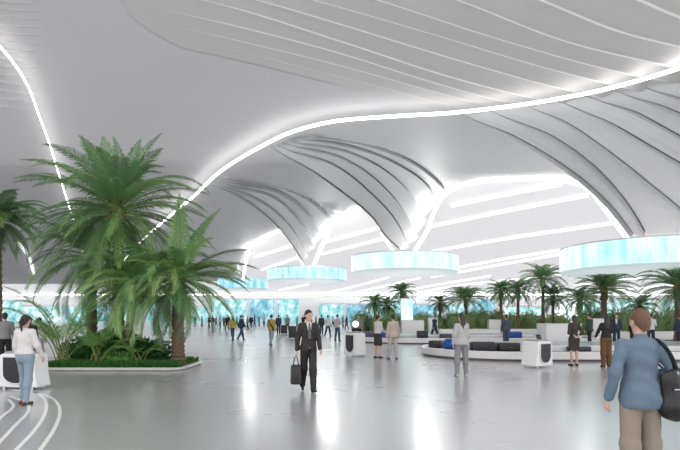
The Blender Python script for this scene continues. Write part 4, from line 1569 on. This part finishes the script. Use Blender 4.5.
far_palm(518, 290, 45.5, 1.55, 22, 'slim palm between the upright palm and the tallest hedge palm', 65, (M_far, A), .3)
far_palm(543, 279, 44.5, 2.0, 28, 'tallest palm of the hedge, above the tall white counter block', 66, (M_far, A), .34, emin=-20)
far_palm(553, 297, 44, 1.6, 22, 'short dense palm tucked under the tallest hedge palm', 67, (M_far,), .3)
far_palm(580, 300, 41, 1.6, 22, 'dark low palm beside the lit number sign', 68, (M_far, M_far, A), .34)
far_palm(604, 290, 38, 2.3, 34, 'large dark palm under the largest ring screen, behind the brown trousers', 69, (M_far, M_far, A), .40, emin=-25, r=.2)
far_palm(640, 306, 40, 1.3, 16, 'low palm in the hedge just above the man in the blue jacket', 70, (M_far,), .3)
far_palm(678, 287, 33, 2.3, 32, 'dark arching palm at the picture edge beyond the blue-jacketed man', 71, (M_far, M_far, A), .40, specs=[(180, 45, 2.6, 100, D_), (170, 25, 2.4, 90, D_)], r=.2)
far_palm(375, 303, 48, 1.3, 16, 'low palm at the end of the hedge near the globe lamp', 72, (M_far, A), .3)
far_palm(388, 306, 48.5, 1.2, 14, 'small low palm in the hedge beyond the woman in the black skirt', 73, (M_far,), .28)
# ------------------------------------------------------------------ everyone in the hall
F = PI          # facing the camera
c_blue = cloth('denim_blue', (.135, .19, .25), .85)
c_tan = cloth('khaki', (.30, .25, .20), .85)
c_suit = cloth('charcoal_suit', (.022, .020, .018), .7)
c_white = cloth('white', (.70, .68, .66), .8)
c_lgrey = cloth('light_grey', (.48, .46, .46), .8)
c_grey = cloth('grey', (.25, .245, .25), .8)
c_black = cloth('black', (.014, .013, .014), .75)
c_jean = cloth('jeans', (.045, .085, .14), .85)
c_ljean = cloth('pale_jeans', (.26, .33, .40), .85)
c_yel = cloth('yellow', (.42, .33, .08), .8)
c_yel2 = cloth('mustard', (.48, .35, .10), .8)
c_navy = cloth('navy', (.03, .045, .075), .8)
c_brown = cloth('brown_trousers', (.13, .065, .025), .8)
c_beige = cloth('beige', (.50, .42, .37), .8)
c_cream = cloth('stone_trousers', (.44, .40, .38), .8)
c_dkdress = cloth('dark_olive_dress', (.045, .040, .036), .8)
c_green = cloth('dark_green', (.03, .06, .045), .8)
c_slate = cloth('slate_suit', (.055, .075, .105), .8)
l_black = plain('leather_black', (.012, .012, .013), .32, noise=.1, scale=12, bump=.3, bscale=20)
l_brown = plain('leather_brown', (.08, .04, .02), .4)

def X_(px, Y): return (px - CX) / FPX * Y

# man in the blue jacket, seen from behind ---------------------------
Y1 = 4.95
man1, K1 = person('man from behind in a blue jacket and khaki trousers with a black shoulder bag', (X_(640, Y1), Y1, 0), .0, 1.735,
    legs={'r': (3, 5, 4), 'l': (-4, 3, 3)},
    arms={'l': {'elbow': (-.268, -.05, 1.165), 'wrist': (-.285, .03, .925)}, 'r': {'elbow': (.285, -.06, 1.19), 'wrist': (.22, .16, 1.13)}},
    head=(8, -4), hair=('short', 'brown'), dist=5, cell=.0085, bulk=.95,
    wear=[('trousers', c_tan, {'w': (.088, .074, .062)}), ('jacket', c_blue, {'hem': .845, 'hemw': .182, 't': .016, 'k': .016, 'fold': .0042, 'at': .55}), ('collar', c_blue), ('shoe', l_brown)])
# shoulder bag: top-level, hangs at his right hip
bag = empty('shoulder_bag', (man1.location.x + .235, man1.location.y - .12, .80))
f = Field(.009, .04); f.noise = .005
f.rc((-.03, 0, .30), (.03, .02, .05), .085, .135, flat=.62, ax=(0, 1, 0)); f.rc((.0, 0, .06), (.14, .0, .07), .12, .09, flat=.7, ax=(0, 1, 0)); f.rc((-.02, 0, .28), (.05, 0, .36), .08, .05, flat=.6, ax=(0, 1, 0))
fobj(f, 'bag_body', l_black, bag)
m = MB(); pts = catmull3([(.03, 0, .36), (.0, -.012, .45), (-.045, -.018, .54), (-.09, .02, .625), (-.112, .10, .655), (-.10, .19, .61), (-.04, .245, .48), (.03, .16, .36)], 34)
m.tube([tuple(p) for p in pts], .024, 8, flat=.3); m.build('strap', l_black, bag)
m = MB(); m.box((.02, -.085, .22), (.13, .012, .012), .003); m.build('zip', M_steel, bag)
m = MB(); m.tube([(.02, -.03, .33), (.02, -.035, .37), (.02, -.01, .38)], .012, 8); m.build('strap_ring', M_steel, bag)
tag(bag, 'black leather shoulder bag slung over the blue jacket', 'bag')

# businessman --------------------------------------------------------
Y2 = 11.75
man2, K2 = person('man in a charcoal suit and tie striding towards the camera with a dark bag', (X_(308.5, Y2), Y2, 0), F + .25, 1.815,
    legs={'r': (-15, 12, -1), 'l': (13, 4, -1)}, arms={'r': (-6, 14, 10, 4), 'l': (10, 10, 14, 2)}, head=(28, -3), hair=('short', 'black'), dist=11, cell=.0105, eyes=True, bulk=.91,
    wear=[('trousers', c_suit), ('shirt', c_white), ('jacket', c_suit, {'hem': .83, 'vee': 1.17, 'open': 1.0, 't': .017, 'at': .6}), ('collar', c_white), ('tie', cloth('tie_grey', (.10, .10, .105), .5)), ('shoe', l_black)])
wr = world_of(man2, K2['J']['r']['wr'] + K2['J']['r']['hd'] * .12)
bag = empty('holdall', (wr.x - .02, wr.y, wr.z - .62), .1)
bm = bmesh.new(); bmesh.ops.create_cube(bm, size=1.0)
for v in bm.verts:
    k = .62 if v.co.z > 0 else 1.0
    v.co = Vector((v.co.x * .25 * (.9 if k < 1 else 1), v.co.y * .42 * k, (v.co.z + .5) * .42))
bmesh.ops.bevel(bm, geom=bm.edges[:], offset=.055, segments=4, affect='EDGES', profile=.6)
m = MB(); m.bm(bm); m.build('bag_body', l_black, bag)
for sy in (-1, 1):
    m = MB(); m.tube([(-.06, sy * .05, .40), (-.035, sy * .025, .55), (.0, sy * .006, .62), (.035, sy * .025, .55), (.06, sy * .05, .40)], .012, 8); m.build('handle', l_black, bag)
m = MB(); m.box((0, -.20, .14), (.13, .03, .13), .008); m.build('front_pocket', l_black, bag)
tag(bag, 'soft black holdall carried by the man in the charcoal suit', 'bag')

# woman with the ponytail --------------------------------------------
Y3 = 10.1
person('woman from behind in a white blouse and pale jeans with dark ponytail', (X_(25.5, Y3), Y3, 0), -.12, 1.70, 'f',
    legs={'r': (-6, 4, 1), 'l': (10, 14, 1)}, arms={'r': (8, 16, 22, 6), 'l': (6, 14, 10, 4)}, hair=('pony', 'black'), dist=9.5, cell=.0105,
    wear=[('trousers', c_ljean, {'w': (.086, .058, .045), 'top': 1.07}), ('blouse', c_white, {'hem': 1.0, 't': .02, 'hemw': .155}), ('belt', c_jean), ('shoe', l_brown, {'heel': True})])
Y4 = 17.0
person('man in a grey shirt and black trousers beside the tall slim palm', (X_(5, Y4), Y4, 0), .4, 1.78, legs={'r': (6, 3), 'l': (-6, 5)},
    arms={'r': (10, 10, 40, 10), 'l': (4, 8, 12, 0)}, hair=('short', 'black'), dist=17, wear=[('trousers', c_black), ('shirt', c_grey, {'hem': .93, 't': .016}), ('shoe', l_black)])
Y5 = 15.2
person('dark-haired person in black behind the woman with the ponytail', (X_(29, Y5), Y5, 0), .2, 1.66, 'f', hair=('long', 'black'), dist=17,
    wear=[('trousers', c_black), ('jacket', c_black, {'hem': .9}), ('shoe', l_black)])
Y6 = 19.0
person('small dark-haired person in grey at the edge of the palm bed', (X_(39.5, Y6), Y6, 0), -.5, 1.62, 'f', hair=('bun', 'black'), dist=19,
    wear=[('trousers', c_lgrey), ('blouse', c_white), ('shoe', l_black)])

def foot(py): return EYE * FPX / (py - HZ)

def bagpack(px, Y, z, rz, mat, label, h=.46):
    """backpack on a walker's back"""
    r = empty('backpack', (X_(px, Y), Y, z), rz)
    f = Field(.018, .05); f.rc((0, 0, .12), (0, 0, h - .12), .17, .14, flat=.6, ax=(0, 1, 0)); fobj(f, 'bag_body', mat, r)
    f = Field(.018, .03); f.rc((0, -.10, .12), (0, -.10, .2), .09, .09, flat=.5, ax=(0, 1, 0)); fobj(f, 'front_pocket', mat, r)
    for sx in (-1, 1):
        m = MB(); m.tube([(sx * .09, .06, h - .06), (sx * .10, .18, h + .02), (sx * .11, .28, h - .1), (sx * .11, .20, .12), (sx * .09, .08, .06)], .018, 6); m.build('strap', mat, r)
    tag(r, label, 'backpack')

# the pair walking
Y = foot(341)
person('walker in a yellow jacket and jeans, beside the dark-jacketed walker', (X_(232.5, Y), Y, 0), .75, 1.72, 'f', legs={'r': (14, 6), 'l': (-14, 10)}, arms={'r': (-12, 12, 12, 0), 'l': (14, 14, 20, 0)},
    hair=('long', 'dark'), dist=Y, wear=[('trousers', c_jean), ('jacket', c_yel, {'hem': .92}), ('shoe', l_black)])
Y = foot(340.5)
person('walker in a dark jacket and jeans, beside the yellow-jacketed walker', (X_(241.5, Y), Y, 0), -.95, 1.76, legs={'r': (-17, 14), 'l': (17, 5)}, arms={'r': (14, 10, 20, 0), 'l': (-14, 10, 10, 0)},
    hair=('short', 'black'), dist=Y, wear=[('trousers', c_jean), ('jacket', c_navy, {'hem': .9}), ('shoe', l_black)])
Y = foot(346)
m3, _ = person('lone walker in a mustard jacket with a dark strap across the back', (X_(271.5, Y), Y, 0), -.55, 1.77, legs={'r': (-17, 10, 6), 'l': (15, 5, 8)}, arms={'l': (6, 20, 30, 8), 'r': (-6, 12, 14, 0)},
    hair=('short', 'dark'), dist=Y, wear=[('trousers', c_ljean, {'w': (.088, .07, .058)}), ('jacket', c_yel2, {'hem': .9, 't': .03}), ('shoe', l_black)])
st = empty('cross_strap', (m3.location.x, m3.location.y, 0), m3.rotation_euler.z)
m = MB(); m.tube([(-.15, -.03, 1.50), (-.10, -.13, 1.42), (.03, -.165, 1.25), (.16, -.12, 1.05), (.19, .0, .98)], .04, 8, flat=.3); m.build('strap', l_black, st)
f = Field(.02, .04); f.rc((.17, -.06, .95), (.2, .08, .93), .09, .09, flat=.6, ax=(1, 0, 0)); fobj(f, 'pouch', l_black, st)
tag(st, 'dark strap and pouch worn across the mustard jacket', 'bag')

Y = 48.0
person('person in black standing behind the mustard-jacketed walker', (X_(278.5, Y), Y, 0), .3, 1.78, hair=('short', 'black'), dist=Y, wear=[('trousers', c_black), ('jacket', c_navy), ('shoe', l_black)])
Y = 52.5
person('person in grey standing by the two upright suitcases', (X_(287.5, Y), Y, 0), F - .4, 1.8, hair=('short', 'dark'), dist=Y, wear=[('trousers', c_navy), ('jacket', c_grey), ('shoe', l_black)])
Y = foot(335)
m4, _ = person('person in dark clothes with a black backpack beyond the charcoal suit', (X_(321.5, Y), Y, 0), .2, 1.78, hair=('short', 'dark'), dist=Y, legs={'r': (10, 4), 'l': (-10, 8)},
    wear=[('trousers', c_navy), ('jacket', c_navy), ('shoe', l_black)])
bagpack(321.5, Y - .24, .98, .2, l_black, 'black backpack on the back of the walker beyond the charcoal suit')
Y = foot(337)
person('person in a white shirt and dark jeans striding beyond the charcoal suit', (X_(328, Y), Y, 0), -.5, 1.75, legs={'r': (16, 6), 'l': (-16, 14)}, hair=('short', 'dark'), dist=Y,
    wear=[('trousers', c_navy), ('shirt', c_white, {'hem': .9}), ('shoe', l_black)])
Y = foot(341.5)
person('man in a pale shirt and blue jeans standing near the globe-lamp pod', (X_(337.5, Y), Y, 0), -.7, 1.78, arms={'r': (10, 8, 80, 10), 'l': (4, 9, 12, 0)}, hair=('short', 'dark'), dist=Y,
    wear=[('trousers', c_jean), ('shirt', c_lgrey, {'hem': .9}), ('shoe', l_black)])
Y = 36.0
person('dark-clothed person just behind the globe-lamp pod', (X_(358.5, Y), Y, 0), F, 1.72, hair=('short', 'black'), dist=Y, wear=[('trousers', c_black), ('jacket', c_grey), ('shoe', l_black)])
Y = 42.5
person('person in dark green behind the bright blue suitcase', (X_(367.5, Y), Y, 0), .2, 1.74, 'f', hair=('long', 'dark'), dist=Y, wear=[('trousers', c_black), ('jacket', c_green), ('shoe', l_black)])

# woman in black skirt, and the beige suit
Y = foot(358)
person('woman in a white blouse and black pencil skirt facing the beige-jacketed person', (X_(378, Y), Y, 0), -.9, 1.72, 'f', legs={'r': (4, 4, 1), 'l': (-3, 4, 1)},
    arms={'r': (8, 10, 60, 25), 'l': (12, 8, 70, 15)}, hair=('bun', 'dark'), dist=Y, wear=[('blouse', c_white, {'hem': 1.0, 't': .016}), ('skirt', c_dkdress, {'hem': .52, 'w': .145}), ('shoe', l_black, {'heel': True})])
Y = foot(359.5)
person('person in a beige jacket and pale slim trousers with black heels, from behind', (X_(393, Y), Y, 0), .25, 1.74, 'f', legs={'r': (-4, 6, 2), 'l': (6, 2, 7)}, arms={'r': (2, 14, 18, 0), 'l': (-4, 16, 10, 0)},
    hair=('bun', 'dark'), dist=Y, wear=[('trousers', c_cream, {'w': (.088, .062, .046), 'top': 1.06}), ('jacket', c_beige, {'hem': .88}), ('shoe', l_black, {'heel': True})])
Y = foot(341)
person('man in a dark suit striding beside the end of the nearest carousel', (X_(434.5, Y), Y, 0), F / 2 + .4, 1.76, legs={'r': (20, 4), 'l': (-20, 10)}, arms={'r': (-14, 8, 10, 0), 'l': (14, 8, 20, 0)},
    hair=('short', 'black'), dist=Y, wear=[('trousers', c_navy), ('jacket', c_navy), ('shoe', l_black)])
Y = foot(376.5)
person('woman with long dark hair in light grey watching the nearest carousel', (X_(461.5, Y), Y, 0), .1, 1.74, 'f', legs={'r': (2, 2, 5), 'l': (-2, 3, 6)}, arms={'r': (6, 8, 22, 0), 'l': (-4, 16, 14, 6)}, head=(25, 0), bulk=.9,
    hair=('long', 'dark'), dist=13, cell=.0125, wear=[('trousers', c_grey, {'w': (.092, .066, .054), 'top': 1.06}), ('jacket', c_lgrey, {'hem': .9}), ('shoe', c_lgrey)])
Y = 38.0 + 1.6
Y = 29.2
person('man in a blue-grey suit between the two carousels', (X_(506, Y), Y, 0), .1, 1.74, hair=('short', 'dark'), dist=Y, wear=[('trousers', c_slate), ('jacket', c_slate), ('shoe', l_black)])
Y = foot(366)
person('woman with long hair in a dark knee-length dress at the nearest carousel', (X_(574, Y), Y, 0), .1, 1.70, 'f', legs={'r': (0, 2, 1), 'l': (1, 2, 1)}, arms={'r': {'elbow': (.24, -.10, 1.16), 'wrist': (.06, -.17, 1.05)}, 'l': {'elbow': (-.24, -.10, 1.16), 'wrist': (-.06, -.17, 1.05)}},
    hair=('long', 'dark'), dist=Y, wear=[('dress', c_dkdress, {'hem': .56, 'w': .155}), ('shoe', l_black, {'heel': True})])
Y = foot(367)
person('woman in a black top and brown trousers at the nearest carousel', (X_(606, Y), Y, 0), -.05, 1.72, 'f', arms={'r': (22, 10, 50, 15), 'l': (20, 16, 30, 10)}, legs={'r': (2, 3, 2), 'l': (-2, 3, 2)},
    hair=('long', 'black'), dist=Y, wear=[('trousers', c_brown, {'w': (.092, .076, .068), 'top': 1.07}), ('shirt', c_black, {'hem': .99, 't': .014}), ('shoe', l_brown, {'heel': True})])
Y = 28.5
person('person in dark green across the carousel beside the narrow white cabinet', (X_(589.5, Y), Y, 0), .6, 1.78, hair=('short', 'dark'), dist=Y, legs={'r': (10, 4), 'l': (-8, 8)}, wear=[('trousers', c_black), ('jacket', c_green), ('shoe', l_black)])
Y = 29.0
person('man in a dark suit across the carousel, facing the brown trousers', (X_(616.5, Y), Y, 0), F - .5, 1.78, hair=('short', 'brown'), dist=Y, wear=[('trousers', c_navy), ('shirt', c_white), ('jacket', c_navy, {'vee': 1.15}), ('shoe', l_black)])
Y = 29.5
person('person in a pale shirt and dark trousers beyond the head of the blue-jacketed man', (X_(651, Y), Y, 0), -.6, 1.80, hair=('short', 'dark'), dist=Y, legs={'r': (8, 4), 'l': (-8, 6)}, arms={'r': (10, 10, 70, 10), 'l': (0, 12, 10, 0)},
    wear=[('trousers', c_navy), ('shirt', c_white, {'hem': .9}), ('shoe', l_black)])
Y = 27.8
person('dark-suited person at the picture edge under the arching palm', (X_(680, Y), Y, 0), -.3, 1.78, hair=('short', 'dark'), dist=Y, legs={'r': (14, 6), 'l': (-14, 8)}, wear=[('trousers', c_black), ('jacket', c_navy), ('shoe', l_black)])
Y = 29.8
person('person in black half hidden by the head of the blue-jacketed man', (X_(632, Y), Y, 0), .5, 1.66, 'f', hair=('long', 'dark'), dist=Y, wear=[('trousers', c_black), ('jacket', c_black), ('shoe', l_black)])

# distant crowd ------------------------------------------------------
protos = []
for k, (top, bot, sx, hr) in enumerate([(c_black, c_black, 'm', 'short'), (c_navy, c_jean, 'm', 'short'), (c_grey, c_black, 'f', 'long'), (c_lgrey, c_navy, 'm', 'short'), (c_blue, c_black, 'f', 'bun')]):
    protos.append((k, top, bot, sx, hr))
crowd = [(209, 72), (212.5, 66), (216, 80), (220, 70), (224, 84), (227, 63), (229, 88), (237, 86), (243.5, 80), (247.5, 66), (251, 70), (254.5, 82), (259, 90), (264, 84), (297, 86), (303, 78),
         (311, 90), (316, 84), (333, 80), (343, 76), (346.5, 66), (195, 90), (202, 84)]
made = {}
rnd = random.Random(4)
for i, (px, Y) in enumerate(crowd):
    k = i % 5
    if k not in made:
        _, top, bot, sx, hr = protos[k]
        root, _ = person('distant traveller in dark clothes in the far crowd of the hall', (X_(px, Y), Y, 0), rnd.uniform(0, 6.28), 1.76 if sx == 'm' else 1.68, sx,
            legs={'r': (10, 4), 'l': (-10, 8)}, hair=(hr, 'dark'), dist=80, wear=[('trousers', bot), ('jacket', top), ('shoe', l_black)], group='distant crowd across the hall')
        made[k] = root
    else:
        c = copy_tree(made[k])
        c.location = (X_(px, Y), Y, 0); c.rotation_euler = (0, 0, rnd.uniform(0, 6.28))
